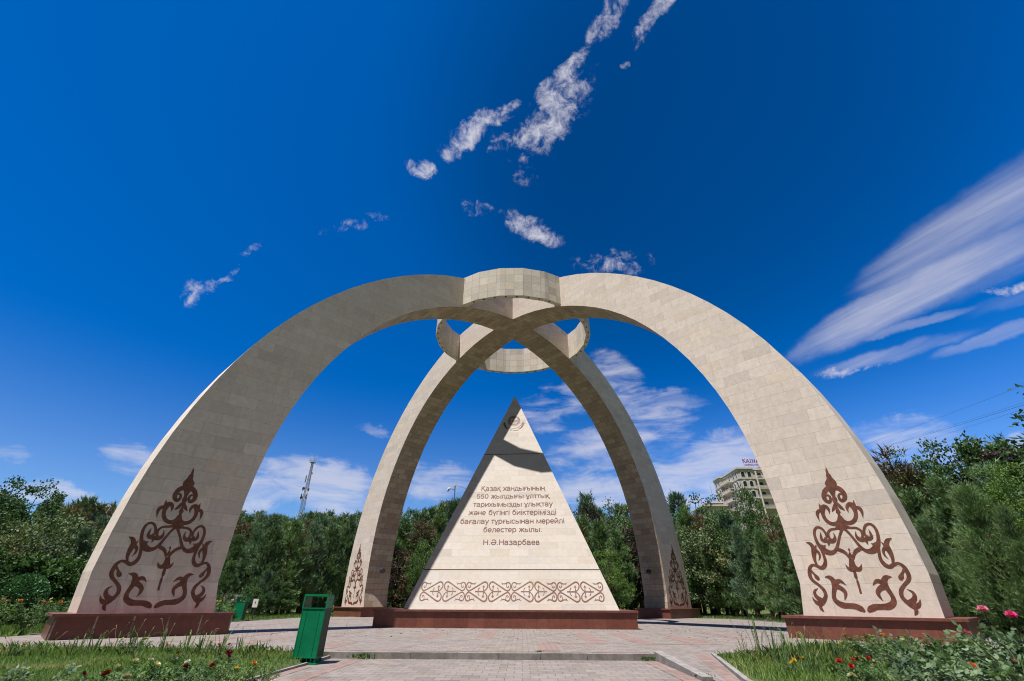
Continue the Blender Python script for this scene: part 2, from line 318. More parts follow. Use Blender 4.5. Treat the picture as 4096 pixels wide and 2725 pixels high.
ORN_R=[[(17.947,3.98,0.208),(18.058,4.012,0.18),(18.159,3.959,0.165),(18.231,3.853,0.156),(18.256,3.714,0.148),(18.213,3.6,0.134),(18.128,3.547,0.115),(18.073,3.612,0.095),(18.069,3.715,0.082),(18.128,3.787,0.061),(18.17,3.744,0.027)],[(17.907,3.518,0.089),(17.958,3.446,0.102),(18.024,3.323,0.107),(18.108,3.21,0.013)],[(17.872,3.028,0.167),(17.926,2.91,0.152),(18.026,2.82,0.138),(18.149,2.807,0.13),(18.281,2.873,0.123),(18.372,3.008,0.117),(18.402,3.179,0.13),(18.384,3.321,0.171),(18.329,3.406,0.152),(18.242,3.374,0.12),(18.19,3.274,0.08),(18.193,3.143,0.01)],[(18.41,3.283,0.144),(18.442,3.402,0.085),(18.466,3.534,0.007)],[(18.431,3.287,0.111),(18.538,3.25,0.117),(18.583,3.14,0.097),(18.555,2.913,0.006)],[(17.922,2.795,0.198),(17.986,2.696,0.118),(18.099,2.651,0.078),(18.249,2.63,0.077),(18.344,2.56,0.076),(18.38,2.463,0.095),(18.381,2.357,0.125)],[(18.41,2.388,0.107),(18.454,2.54,0.076),(18.541,2.677,0.082),(18.663,2.722,0.082),(18.759,2.649,0.087),(18.799,2.493,0.092),(18.78,2.298,0.098),(18.722,2.124,0.121),(18.597,1.962,0.194),(18.444,1.886,0.165),(18.304,1.911,0.117),(18.186,2.042,0.094),(18.099,2.246,0.082),(18.01,2.455,0.077),(17.915,2.624,0.091)],[(18.401,2.296,0.206),(18.28,2.252,0.138),(18.201,2.312,0.108),(18.181,2.42,0.057),(18.213,2.539,0.006)],[(18.422,2.334,0.187),(18.504,2.271,0.136),(18.588,2.307,0.105),(18.607,2.417,0.074),(18.588,2.562,0.006)],[(18.399,2.263,0.156),(18.414,2.18,0.081),(18.424,2.084,0.006)],[(18.657,2.081,0.152),(18.571,2.087,0.08),(18.519,2.136,0.006)],[(18.694,2.078,0.109),(18.649,1.857,0.09),(18.624,1.638,0.101),(18.677,1.479,0.124),(18.788,1.407,0.117),(18.914,1.463,0.099),(19.041,1.494,0.081),(19.14,1.422,0.097),(19.184,1.291,0.119),(19.191,1.128,0.118),(19.126,0.997,0.101),(18.991,0.882,0.09),(18.86,0.738,0.107),(18.818,0.579,0.111),(18.866,0.45,0.116),(18.953,0.356,0.153),(19.022,0.294,0.152),(19.048,0.205,0.097),(19.02,0.127,0.086),(18.961,0.062,0.011)],[(18.894,1.47,0.058),(18.946,1.621,0.088),(18.948,1.792,0.135),(18.926,1.934,0.16),(18.927,2.061,0.137),(18.995,2.178,0.114),(19.124,2.238,0.009)],[(18.917,1.992,0.179),(18.856,2.066,0.078),(18.805,2.147,0.006)],[(18.889,1.994,0.119),(18.781,1.887,0.084),(18.771,1.755,0.059),(18.832,1.633,0.006)],[(19.146,1.323,0.085),(19.061,1.221,0.062),(19.001,1.127,0.125),(18.97,1.069,0.13),(18.986,1.021,0.051)],[(18.971,0.407,0.137),(19.079,0.469,0.131),(19.144,0.577,0.104),(19.125,0.686,0.071),(19.016,0.768,0.006)],[(19.017,0.317,0.163),(19.122,0.318,0.129),(19.203,0.393,0.07),(19.251,0.498,0.005)],[(17.781,0.144,0.058),(17.874,0.216,0.163),(18.022,0.276,0.162),(18.194,0.283,0.154),(18.379,0.296,0.175),(18.527,0.383,0.152),(18.579,0.493,0.13),(18.564,0.633,0.119),(18.517,0.781,0.138),(18.493,0.922,0.168),(18.522,1.042,0.151),(18.609,1.115,0.116),(18.74,1.12,0.009)],[(18.467,0.922,0.163),(18.392,0.993,0.129),(18.286,1.002,0.1),(18.154,0.892,0.006)],[(18.452,0.854,0.174),(18.318,0.79,0.134),(18.226,0.686,0.116),(18.237,0.567,0.075),(18.288,0.444,0.006)],[(18.248,2.018,0.099),(18.113,1.968,0.113),(18.01,1.913,0.107),(17.93,1.819,0.082),(17.846,1.694,0.1)],[(17.975,1.882,0.044),(17.915,1.869,0.044)],[(17.806,1.435,0.174),(17.893,1.368,0.129),(17.983,1.403,0.086),(18.049,1.52,0.006)]]
AX0, AX1 = 17.731, .0540
def mirror(p): u, v, w = p; c = AX0+AX1*v; return (2*c-u+.0, v+.05*(u-c), w)
for key, (D, L) in LEGS.items():
    mb = MB()
    si = so_ = 0.0; ai = [0.]; ao = [0.]
    for i in range(NSEG):
        for K, A in ((KI, ai), (KO, ao)): A.append(A[-1]+math.hypot(K[i+1]*math.cos(PHI[i+1])-K[i]*math.cos(PHI[i]), K[i+1]*math.sin(PHI[i+1])-K[i]*math.sin(PHI[i])))
    off = {'FL': 3.1, 'FR': 11.7, 'BL': 23.3, 'BR': 37.9}[key]
    for i in range(NSEG):
        def q(K, j, s):
            k_ = K[j]+(.09 if (K is KO and s < 0 and key == 'FL') else 0); r, v = k_*math.cos(PHI[j]), k_*math.sin(PHI[j]); w = s*(HW0+HW1*v); return (D[0]*r+L[0]*w, D[1]*r+L[1]*w, v+H0)
        rz = lambda K, j: (K[j]*math.cos(PHI[j])+off, K[j]*math.sin(PHI[j]))
        for s in (-1, 1): mb.face([q(KI, i, s), q(KO, i, s), q(KO, i+1, s), q(KI, i+1, s)], [rz(KI, i), rz(KO, i), rz(KO, i+1), rz(KI, i+1)])
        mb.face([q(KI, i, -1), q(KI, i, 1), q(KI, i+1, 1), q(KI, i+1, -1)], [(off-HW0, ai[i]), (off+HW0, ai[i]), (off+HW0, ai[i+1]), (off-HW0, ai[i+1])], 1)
        mb.face([q(KO, i, -1), q(KO, i, 1), q(KO, i+1, 1), q(KO, i+1, -1)], [(off-HW0, ao[i]), (off+HW0, ao[i]), (off+HW0, ao[i+1]), (off-HW0, ao[i+1])])
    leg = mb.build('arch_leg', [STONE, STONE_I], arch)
    leg['label'] = {'FL': 'arch leg at the front left, its wide face in shade', 'FR': 'sunlit arch leg at the front right', 'BL': 'back left arch leg, narrow sunlit side', 'BR': 'back right arch leg with a sunlit strip near its foot'}[key]
    mo = MB(); fn = leg_fn(D, L); k = 0
    for st in ORN_C: ribbon(mo, st, fn, -.02, .004+.00012*k); k += 1
    for st in ORN_R:
        ribbon(mo, st, fn, -.02, .004+.00012*k); k += 1
        ribbon(mo, [mirror(p) for p in st], fn, -.02, .004+.00012*k); k += 1
    mo.build('scroll_ornament', INLAY, leg)
    # plinth with a thin overhanging cap
    mp = MB(); P = lambda r, l, z: (D[0]*r+L[0]*l, D[1]*r+L[1]*l, z)
    (r0, r1, w), (R0, R1, w2) = (15.32, 20.14, 1.475), (15.25, 20.22, 1.555)
    zc = H0-.075
    for z0, z1, a0, a1, l_, tgt in ((-.05, zc, r0, r1, w, 0), (zc, H0, R0, R1, w2, 1)):
        if tgt: pl = mp.build('plinth', GRAN_F if key == 'FL' else GRAN, arch); mp = MB()
        c4 = [(a0, -l_), (a1, -l_), (a1, l_), (a0, l_)]
        for j in range(4):
            p, p2 = c4[j], c4[(j+1) % 4]; ln = math.hypot(p2[0]-p[0], p2[1]-p[1])
            mp.face([P(*p, z0), P(*p2, z0), P(*p2, z1), P(*p, z1)], [(j*7+.2, .3), (j*7+.2+ln, .3), (j*7+.2+ln, .3+z1-z0), (j*7+.2, .3+z1-z0)])
        mp.face([P(*c, z1) for c in c4], [(c[0]*.5, .5+.01*c[1]) for c in c4]); mp.face([P(*c, z0) for c in c4], [(c[0]*.5, .5) for c in c4])
    mp.build('plinth_cap', GRAN_CAP, pl)
    # floodlight fixed to the inner face of the leg
    if key in ('BL', 'BR'):
        ma = MB(); c = Vector((D[0]*15.62, D[1]*15.62, 3.33)); dirn = Vector((-D[0], -D[1], -.25)).normalized()
        c = Vector((D[0]*15.80, D[1]*15.80, 3.33))
        ma.tube([c+dirn*.0, c+dirn*.16], [.05, .05], 8); ma.tube([c+dirn*.12, c+dirn*.20, c+dirn*.42], [.10, .17, .20], 12)
        fl = ma.build('floodlight', DARK, leg)
        mg = MB(); mg.tube([c+dirn*.421, c+dirn*.43], [.17, .17], 12); mg.build('lamp_glass', GLASS, fl)
# the ring that ties the legs together
RO, RI, ZT, ZB = 6.013, 5.68, 21.20, 18.86
mr = MB(); n = 24
for i in range(n):
    a0, a1 = 2*math.pi*(i+.5)/n, 2*math.pi*(i+1.5)/n
    f = lambda Rr, a, z: (Rr*math.cos(a), Rr*math.sin(a), z)
    for Rr in (RO, RI): mr.face([f(Rr, a0, ZB), f(Rr, a1, ZB), f(Rr, a1, ZT), f(Rr, a0, ZT)], [(Rr*a0, .1), (Rr*a1, .1), (Rr*a1, .1+ZT-ZB), (Rr*a0, .1+ZT-ZB)])
    for z in (ZB, ZT): mr.face([f(RI, a0, z), f(RO, a0, z), f(RO, a1, z), f(RI, a1, z)], [(RI*a0, 0), (RO*a0, .2), (RO*a1, .2), (RI*a1, 0)])
ring = mr.build('ring', STONE_R, arch)
for i in range(48):
    a = 2*math.pi*(i+.5)/48
    if min(abs((math.degrees(a)-45) % 90), abs(90-(math.degrees(a)-45) % 90)) < 12: continue
    mh = MB(); c = Vector(((RO+RI)/2*math.cos(a), (RO+RI)/2*math.sin(a), ZB)); mh.tube([c+Vector((0, 0, .02)), c-Vector((0, 0, .03))], [.06, .06], 8); mh.build('spotlight', DARK, ring)
# ------------------------------------------------------------------ the pyramid with the inscription
PA = R(-2.8)
pyr = empty('pyramid_monument', (0, 0, 0), PA, 'pale stone pyramid with a brown inscription on a red granite plinth', 'monument')
ca, sa = math.cos(PA), math.sin(PA)
def wl(p): x, y, z = p; return Vector((x*ca+y*sa, -x*sa+y*ca, z))          # world -> pyramid frame
ZP = .72; APEX = Vector((.174, -.192, 14.054)); yf = -6.18; yb = 5.0; BL_ = Vector((-4.74, yf, ZP)); BR_ = Vector((5.37, yf, ZP))
mp = MB()
xl, xr = BL_.x, BR_.x
ins = lambda z: 0
face_o = Vector((0, yf, ZP)); face_v = Vector((0, APEX.y-yf, APEX.z-ZP)).normalized(); face_n = Vector((0, -face_v.z, face_v.y))
def pf(u, v, h): p = face_o+Vector((1, 0, 0))*u+face_v*v+face_n*h; return (p.x, p.y, p.z)
quadp = [Vector((xl, yf, ZP)), Vector((xr, yf, ZP)), Vector((xr, yb, ZP)), Vector((xl, yb, ZP))]
for j in range(4):
    a, c = quadp[j], quadp[(j+1) % 4]; ln = (c-a).length; hh = 13.8
    mp.face([a, c, APEX], [(j*20+0, .12), (j*20+ln, .12), (j*20+ln/2+.2, hh)])
mp.face(quadp[::-1])
body = mp.build('pyramid_body', STONE_P, pyr)
# shadow-gap joints across the face
FV = (Vector((0, APEX.y, APEX.z))-face_o).length
def edges(v): t = v/FV; return xl+(APEX.x-xl)*t, xr+(APEX.x-xr)*t
for v in (1.878, 9.21):
    mj = MB(); a, c = edges(v); ribbon(mj, [(a+.01, v, .045), (c-.01, v, .045)], pf, -.03, .004, smooth=False); mj.build('joint_line', DARKLINE, body)
mp = MB(); mp.box(-5.94, 6.04, yf-.50, yb+.88, -.05, .64); pp = mp.build('plinth', GRAN, pyr)
mp = MB(); mp.box(-6.01, 6.11, yf-.57, yb+.95, .64, ZP); mp.build('plinth_cap', GRAN_CAP, pp)
# band of ram-horn ornament
SCB = .13152
UNIT = [[(1032, 645, 26), (975, 590, 28), (942, 520, 34), (946, 445, 38), (985, 388, 42), (1040, 370, 44), (1090, 388, 42), (1160, 432, 36), (1250, 492, 36), (1350, 556, 36), (1430, 606, 36), (1500, 632, 38), (1552, 600, 34), (1585, 540, 32), (1590, 470, 32), (1572, 412, 34), (1530, 384, 36), (1480, 398, 34), (1420, 424, 28), (1360, 422, 24), (1325, 405, 14), (1302, 383, 3)],
        [(1352, 425, 22), (1340, 448, 14), (1334, 470, 3)], [(1478, 402, 24), (1462, 440, 20), (1465, 500, 20), (1490, 540, 22), (1520, 526, 22), (1526, 496, 22), (1506, 484, 12)],
        [(1045, 640, 28), (1052, 580, 26), (1057, 522, 24), (1058, 505, 44), (1059, 488, 30), (1060, 468, 3)], [(1018, 520, 8), (1040, 514, 20), (1058, 512, 24), (1078, 514, 20), (1098, 520, 8)],
        [(1213, 642, 22), (1210, 596, 20), (1196, 562, 20), (1174, 546, 16)]]
STEM = [(1035, 655, 34), (1160, 655, 32), (1302, 655, 32)]
vb = .82; half = 1.103; kx = half/694; kv = 1.0*kx
mo = MB(); k = 0
for pr in range(4):
    cx = .348+(pr-1.5)*2*half
    for sx in (1, -1):
        for st in UNIT:
            for sy in (1, -1):
                ribbon(mo, [(cx+sx*((x-(655-y)*.06)-904)*kx, vb+sy*(655-y)*kv, w*kx) for x, y, w in st], pf, -.02, .004+.00012*(k % 60), n=5); k += 1
        ribbon(mo, [(cx+sx*(x-904)*kx, vb, w*kx) for x, y, w in STEM], pf, -.02, .004+.00012*(k % 60), n=3); k += 1
mo.build('ornament_band', INLAY, body)
# lettering: monoline grotesque drawn stroke by stroke (cap height 1)
XH = .74
def arc(cx, cy, rx, ry, a0, a1, n=10): return [(cx+rx*math.cos(R(a0+(a1-a0)*i/n)), cy+ry*math.sin(R(a0+(a1-a0)*i/n))) for i in range(n+1)]
def ln(*p): return list(p)
tail = lambda x: ln((x, .0), (x+.05, 0), (x+.05, -.20))
GL = {
 'а': (.62, [arc(.27, .50, .20, .21, 165, 0)+[(.47, .40), (.47, .12), (.53, .0)], [(.47, .43), (.30, .40)]+arc(.22, .21, .15, .19, 95, 270)+[(.36, .06), (.47, .20)]]),
 'з': (.54, [arc(.25, .555, .18, .17, 160, -90), [(.19, .385), (.25, .385)]+arc(.25, .21, .21, .19, 90, -155)]),
 'к': (.53, [ln((.09, 0), (.09, XH)), ln((.44, XH), (.13, .36)), ln((.20, .43), (.49, 0))]),
 'қ': (.58, [ln((.09, 0), (.09, XH)), ln((.44, XH), (.13, .36)), ln((.20, .43), (.47, .03), (.54, .03), (.54, -.18))]),
 'х': (.53, [ln((.04, 0), (.49, XH)), ln((.04, XH), (.49, 0))]),
 'н': (.60, [ln((.09, 0), (.09, XH)), ln((.50, 0), (.50, XH)), ln((.09, .39), (.50, .39))]),
 'ң': (.64, [ln((.09, 0), (.09, XH)), ln((.50, XH), (.50, .04), (.60, .04), (.60, -.18)), ln((.09, .39), (.50, .39))]),
 'д': (.62, [ln((.03, -.18), (.03, .05), (.59, .05), (.59, -.18)), ln((.10, .05), (.18, .25), (.20, XH-.05), (.50, XH-.05), (.50, .05))]),
 'ы': (.78, [ln((.09, XH), (.09, .05), (.28, .05))+arc(.30, .235, .16, .185, -90, 90)+[(.09, .42)], ln((.69, 0), (.69, XH))]),
 'ғ': (.48, [ln((.13, 0), (.13, XH-.05), (.45, XH-.05)), ln((.0, .37), (.34, .37))]),
 'г': (.42, [ln((.09, 0), (.09, XH-.05), (.40, XH-.05))]),
 'ж': (.76, [ln((.38, 0), (.38, XH)), ln((.08, XH), (.34, .38)), ln((.68, XH), (.42, .38)), ln((.31, .43), (.03, 0)), ln((.45, .43), (.73, 0))]),
 'л': (.59, [arc(.03, .12, .12, .09, -90, 0, 4)+[(.17, .40), (.18, XH-.05), (.49, XH-.05), (.49, 0)]]),
 'ұ': (.53, [ln((.03, XH), (.26, .12)), ln((.50, XH), (.26, .12), (.26, -.24)), ln((.08, -.05), (.44, -.05))]),
 'ү': (.53, [ln((.03, XH), (.26, .12)), ln((.50, XH), (.26, .12), (.26, -.24))]),
 'т': (.48, [ln((.24, 0), (.24, XH-.05)), ln((.01, XH-.05), (.47, XH-.05))]),
 'р': (.60, [ln((.09, -.26), (.09, XH)), arc(.30, .37, .21, .33, 160, -160, 16)]),
 'и': (.61, [ln((.09, XH), (.09, 0)), ln((.10, .06), (.50, XH-.06)), ln((.51, 0), (.51, XH))]),
 'й': (.61, [ln((.09, XH), (.09, 0)), ln((.10, .06), (.50, XH-.06)), ln((.51, 0), (.51, XH)), arc(.30, 1.02, .12, .11, 180, 360, 8)]),
 'м': (.74, [ln((.09, 0), (.09, XH)), ln((.11, XH-.05), (.37, .06), (.63, XH-.05)), ln((.65, 0), (.65, XH))]),
 'у': (.52, [ln((.03, XH), (.26, .08)), ln((.49, XH), (.22, -.08))+arc(.10, -.10, .11, .12, -10, -110, 6)]),
 'ә': (.58, [ln((.07, .37), (.51, .37)), arc(.29, .37, .22, .33, -180, -0)[:1]+[(.07, .37)]+arc(.29, .37, .22, .33, 180, 325, 12)+[], arc(.29, .37, .22, .33, 150, -60, 14)]),
 'б': (.61, [arc(.30, .36, .21, .32, 0, 360, 20), [(.09, .36), (.10, .62), (.17, .84), (.34, .93), (.50, .99)]]),
 'і': (.24, [ln((.12, 0), (.12, XH)), ln((.12, .89), (.12, 1.0))]),
 'е': (.59, [ln((.08, .37), (.51, .37)), arc(.29, .37, .22, .33, 0, 320, 18)]),
 'с': (.54, [arc(.29, .37, .21, .33, 40, 322, 16)]),
 'в': (.56, [ln((.09, 0), (.09, XH)), ln((.09, XH-.05), (.26, XH-.05))+arc(.28, .545, .14, .145, 90, -90, 8)+[(.09, .40)], ln((.26, .40), (.28, .40))+arc(.30, .225, .16, .175, 90, -90, 8)+[(.09, .05)]]),
 'Қ': (.70, [ln((.10, 0), (.10, 1)), ln((.56, 1), (.15, .50)), ln((.24, .60), (.60, .04), (.66, .04), (.66, -.18))]),
 'Н': (.74, [ln((.10, 0), (.10, 1)), ln((.63, 0), (.63, 1)), ln((.10, .53), (.63, .53))]),
 'Ә': (.80, [ln((.08, .47), (.71, .47)), arc(.40, .50, .32, .45, 140, -140, 20), arc(.40, .50, .32, .45, -140, -185, 5)]),
 '5': (.60, [ln((.50, .94), (.17, .94), (.10, .47))+arc(.29, .32, .21, .27, 130, -155, 14)]),
 '0': (.60, [arc(.29, .495, .21, .45, 0, 360, 22)]),
 '.': (.30, [ln((.15, 0), (.15, .11))]), ' ': (.33, []),
 'K': (.80, [ln((.12, 0), (.12, 1)), ln((.62, 1), (.14, .48)), ln((.28, .6), (.68, 0)), ln((.02, 0), (.22, 0)), ln((.02, 1), (.22, 1)), ln((.56, 0), (.8, 0)), ln((.5, 1), (.74, 1))]),
 'A': (.86, [ln((.08, 0), (.40, 1)), ln((.40, 1), (.74, 0)), ln((.20, .34), (.62, .34)), ln((.0, 0), (.18, 0)), ln((.64, 0), (.84, 0))]),
 'I': (.50, [ln((.22, 0), (.22, 1)), ln((.10, 0), (.34, 0)), ln((.10, 1), (.34, 1))]),
 'N': (.92, [ln((.14, 0), (.14, 1)), ln((.14, 1), (.70, 0)), ln((.70, 0), (.70, 1)), ln((.04, 0), (.24, 0)), ln((.6, 1), (.8, 1))]),
 'О': (.82, [arc(.39, .50, .32, .47, 0, 360, 20)]), 'А': (.78, [ln((.06, 0), (.38, 1)), ln((.38, 1), (.70, 0)), ln((.18, .34), (.58, .34))]), 'Ү': (.7, [ln((.04, 1), (.34, .5), (.34, 0)), ln((.64, 1), (.34, .5))]),
 'Й': (.74, [ln((.1, 1), (.1, 0)), ln((.1, .05), (.62, .95)), ln((.62, 0), (.62, 1)), ln((.24, 1.12), (.48, 1.12))]), 'І': (.3, [ln((.14, 0), (.14, 1))]), 'H': (.78, [ln((.1, 0), (.1, 1)), ln((.66, 0), (.66, 1)), ln((.1, .5), (.66, .5))]), 'O': (.82, [arc(.39, .50, .32, .47, 0, 360, 20)]),
}
def text(mb, s, u0, u1, v, cap, fn, w=.105, h0=-.02, h1=.012):
    adv = sum(GL[c][0] for c in s); adv -= .06; kx_ = (u1-u0)/adv; x = u0-.05*kx_; k = 0
    for c in s:
        for st in GL[c][1]:
            # the stroke weight is kept constant while the set width follows the inscription
            ribbon(mb, [(x+px*kx_, v+py*cap, w*cap) for px, py in st], fn, h0, h1+.0005*(k % 8), smooth=False); k += 1
        x += GL[c][0]*kx_
LINES = [('Қазақ хандығының', -1.583, 2.147, 6.50, .335), ('550 жылдығы ұлттық', -1.81, 2.386, 5.98, .322), ('тарихымызды ұлықтау', -1.948, 2.534, 5.45, .32), ('және бүгінгі биіктерімізді', -2.159, 2.726, 4.93, .32),
         ('бағалау тұрғысынан мерейлі', -2.559, 3.139, 4.398, .315), ('белестер жылы.', -1.245, 1.923, 3.90, .305), ('Н.Ә.Назарбаев', -1.199, 1.772, 3.178, .30)]
for s, a, c, z, cap in LINES:
    mt = MB(); text(mt, s, a, c, z, cap, pf, .150, h1=.004); mt.build('inscription_line', TEXTM, body)
# state emblem: sun, roof ring and wings
me_ = MB(); EC = (.168, 12.075); se = .00273; k = 0
def er(pts, w_only=None):
    global k
    ribbon(me_, [(EC[0]+(x-977)*se, EC[1]+(845-y)*se*1.36, w*se) for x, y, w in pts], pf, -.02, .004+.00012*(k % 50), n=4); k += 1
er([(977+112*math.cos(a), 845+94*math.sin(a), 20) for a in [i*math.pi/12 for i in range(25)]])
for i in range(40):
    a = i*2*math.pi/40; er([(977+126*math.cos(a), 845+108*math.sin(a), 6), (977+140*math.cos(a), 845+120*math.sin(a), 14), (977+162*math.cos(a), 845+138*math.sin(a), 5)])
for dd in (-26, 0, 26):
    er([(977+dd, 755, 9), (977+dd, 845, 9), (977+dd, 935, 9)]); er([(872, 845+dd*.85, 7), (977, 845+dd*.85, 7), (1082, 845+dd*.85, 7)])
for sx in (1, -1):
    X = lambda x: 977+sx*(x-977)
    er([(X(977), 1030, 8), (X(1060), 1014, 9), (X(1140), 965, 9), (X(1185), 905, 8)])
    er([(X(1085), 1045, 8), (X(1140), 1030, 20), (X(1175), 990, 44), (X(1200), 950, 40), (X(1215), 915, 30)])
    for fx, fy in ((1192, 868), (1215, 860), (1240, 872), (1246, 905), (1232, 945)): er([(X(1195), 950, 18), (X((1195+fx)/2+4), (950+fy)/2, 16), (X(fx), fy, 3)])
er([(885, 1078, 4), (915, 1064, 24), (948, 1055, 10)]); er([(955, 1085, 8), (1010, 1078, 16), (1070, 1072, 22), (1122, 1062, 4)])
me_.build('emblem', TEXTM, body)
# ------------------------------------------------------------------ ground, plaza, paths
PLAZA = [(-3.85, -18.0), (3.62, -18.0), (4.95, -18.0), (6.3, -17.2), (9.2, -14.7), (10.2, -14.7), (13.2, -17.7), (16.6, -17.7), (16.75, 10.2), (12.5, 13.2), (-11.5, 12.9), (-15.7, 7.0), (-15.85, -17.2), (-12.6, -17.9), (-9.9, -17.0), (-6.9, -17.5), (-4.2, -18.0)]
PATH = [(-4.9, -60), (4.75, -60), (4.75, -18.0), (-3.9, -18.0), (-3.85, -20)]
def inside(poly, x, y):
    c = np.zeros(np.shape(x), bool); j = len(poly)-1
    for i in range(len(poly)):
        (xi, yi), (xj, yj) = poly[i], poly[j]
        if yi != yj: c ^= ((yi > y) != (yj > y)) & (x < (xj-xi)*(y-yi)/(yj-yi)+xi)
        j = i
    return c
LOWPATH = [(-3.78, -60), (4.2, -60), (4.2, -21.7), (4.93, -17.9), (-3.86, -17.9), (-3.86, -19.6)]
def smooth(t): t = np.clip(t, 0, 1); return t*t*(3-2*t)
def ground_z(x, y):
    x = np.asarray(x, float); y = np.asarray(y, float)
    z = -.03 + 13.5*smooth((y-30)/70)*smooth((x+140)/60) + 3.0*smooth((x-30)/40)*smooth((y+40)/40) + 1.5*smooth((-x-30)/30)
    z += .05*np.sin(x*.9+1)*np.sin(y*.8)*smooth((np.hypot(x, y)-22)/6)
    z = np.where(inside(PLAZA, x, y) | inside(LOWPATH, x, y), -.4, z)
    return z
gx = np.unique(np.concatenate([np.arange(-20, 20.01, .25), np.linspace(-60, -20, 30), np.linspace(20, 60, 30), np.linspace(-900, -60, 22), np.linspace(60, 900, 22)]))
gy = np.unique(np.concatenate([np.arange(-34, 15.01, .25), np.linspace(-60, -34, 14), np.linspace(15, 110, 50), np.linspace(-300, -60, 6), np.linspace(110, 1500, 22)]))
GX, GY = np.meshgrid(gx, gy, indexing='ij'); GZ = ground_z(GX, GY)
def grid_obj(name, X, Y, Z, m_):
    ni, nj = X.shape; me = bpy.data.meshes.new(name); me.vertices.add(ni*nj); me.vertices.foreach_set('co', np.stack([X, Y, Z], -1).ravel())
    idx = np.arange(ni*nj).reshape(ni, nj); q = np.stack([idx[:-1, :-1], idx[1:, :-1], idx[1:, 1:], idx[:-1, 1:]], -1).reshape(-1, 4)
    me.loops.add(q.size); me.loops.foreach_set('vertex_index', q.ravel()); me.polygons.add(len(q)); me.polygons.foreach_set('loop_start', np.arange(0, q.size, 4)); me.polygons.foreach_set('loop_total', np.full(len(q), 4))
    me.update(); me.validate(); me.materials.append(m_); me.polygons.foreach_set('use_smooth', [True]*len(q)); return link(name, me)
def soil_mat():
    m_ = bpy.data.materials.new('lawn_soil'); m_.use_nodes = True; t = m_.node_tree; B = NB(t); p = t.nodes['Principled BSDF']
    oc = B.new('ShaderNodeTexCoord').outputs['Object']; a = B.noise(oc, .35, 5, .6); c = B.noise(oc, 9, 5, .7)
    col = B.mix(B.ss(c, .3, .7), (.05, .085, .022, 1), (.10, .125, .045, 1)); col = B.mix(B.m('MULTIPLY', B.ss(a, .52, .72), .7), col, (.20, .165, .085, 1))
    B.put(p.inputs['Base Color'], col); p.inputs['Roughness'].default_value = .95; p.inputs['Specular IOR Level'].default_value = .1
    bn = B.new('ShaderNodeBump'); bn.inputs['Strength'].default_value = .6; bn.inputs['Distance'].default_value = .05; B.put(bn.inputs['Height'], B.noise(oc, 14, 4, .7)); B.put(p.inputs['Normal'], bn.outputs[0]); return m_
tag(grid_obj('ground', GX, GY, GZ, soil_mat()), kind='structure')
def slab(name, poly, z0, z1, m_, kind='structure'):
    mb = MB(); mb.face([(x, y, z1) for x, y in poly])
    for i in range(len(poly)):
        (x0, y0), (x1, y1) = poly[i], poly[(i+1) % len(poly)]; mb.face([(x0, y0, z0), (x1, y1, z0), (x1, y1, z1), (x0, y0, z1)])
    return tag(mb.build(name, m_), kind=kind)
slab('plaza', PLAZA, -.5, 0, PAVE)
slab('path', [(-3.80, -60), (3.62, -60), (3.62, -18.13), (-3.86, -18.13), (-3.86, -19.6)], -.5, -.12, PAVE)
mb = MB()                                           # ramp beside the step
mb.face([(3.80, -18.0, 0), (4.93, -18.0, 0), (4.16, -21.7, -.115), (3.80, -21.7, -.115)]); mb.face([(3.80, -21.7, -.115), (4.16, -21.7, -.115), (4.16, -60, -.115), (3.80, -60, -.115)])
tag(mb.build('ramp', PAVE), kind='structure')
# red paving laid into the grey
mb = MB()
rects = [(-2.8, -2.3, -13.25, -9.7), (-.94, -.40, -13.0, -8.6), (-4.86, -4.12, -17.2, -15.1), (-5.85, -5.6, -12.6, -9.2), (.98, 1.54, -17.45, -14.8), (1.54, 2.5, -15.25, -14.8), (2.5, 3.1, -15.2, -9.8), (3.9, 4.42, -15.2, -9.8), (4.42, 5.45, -15.2, -14.85), (5.45, 6.3, -15.1, -12.0), (5.74, 6.1, -12.0, -9.4),
         (-8.9, -8.4, -14.8, -10.5), (-7.4, -6.9, -16.0, -12.6), (-6.9, -5.6, -12.9, -12.6), (7.6, 8.1, -12.8, -8.6), (-12.5, -12.1, -7.5, -2.5), (-10.0, -9.5, -6.5, -1.5), (11.2, 11.7, -5.5, -1.0), (13.0, 13.5, -8.0, -3.0), (-13.8, -9.0, 4.2, 4.6), (9.2, 13.5, 3.2, 3.6), (-3.8, 3.6, -17.78, -17.55)]
for x0, x1, y0, y1 in rects: mb.face([(x0, y0, .004), (x1, y0, .004), (x1, y1, .004), (x0, y1, .004)])
for x0, x1, y0, y1, z in ((-3.26, -2.96, -60, -18.13, -.116), (-3.80, -3.58, -60, -19.7, -.116), (3.30, 3.60, -60, -18.2, -.116)): mb.face([(x0, y0, z), (x1, y0, z), (x1, y1, z), (x0, y1, z)])
mb.face([(4.55, -18.0, .003), (4.86, -18.0, .003), (4.10, -21.69, -.111), (3.92, -21.69, -.111)])
tag(mb.build('red_paving', REDP), kind='structure')
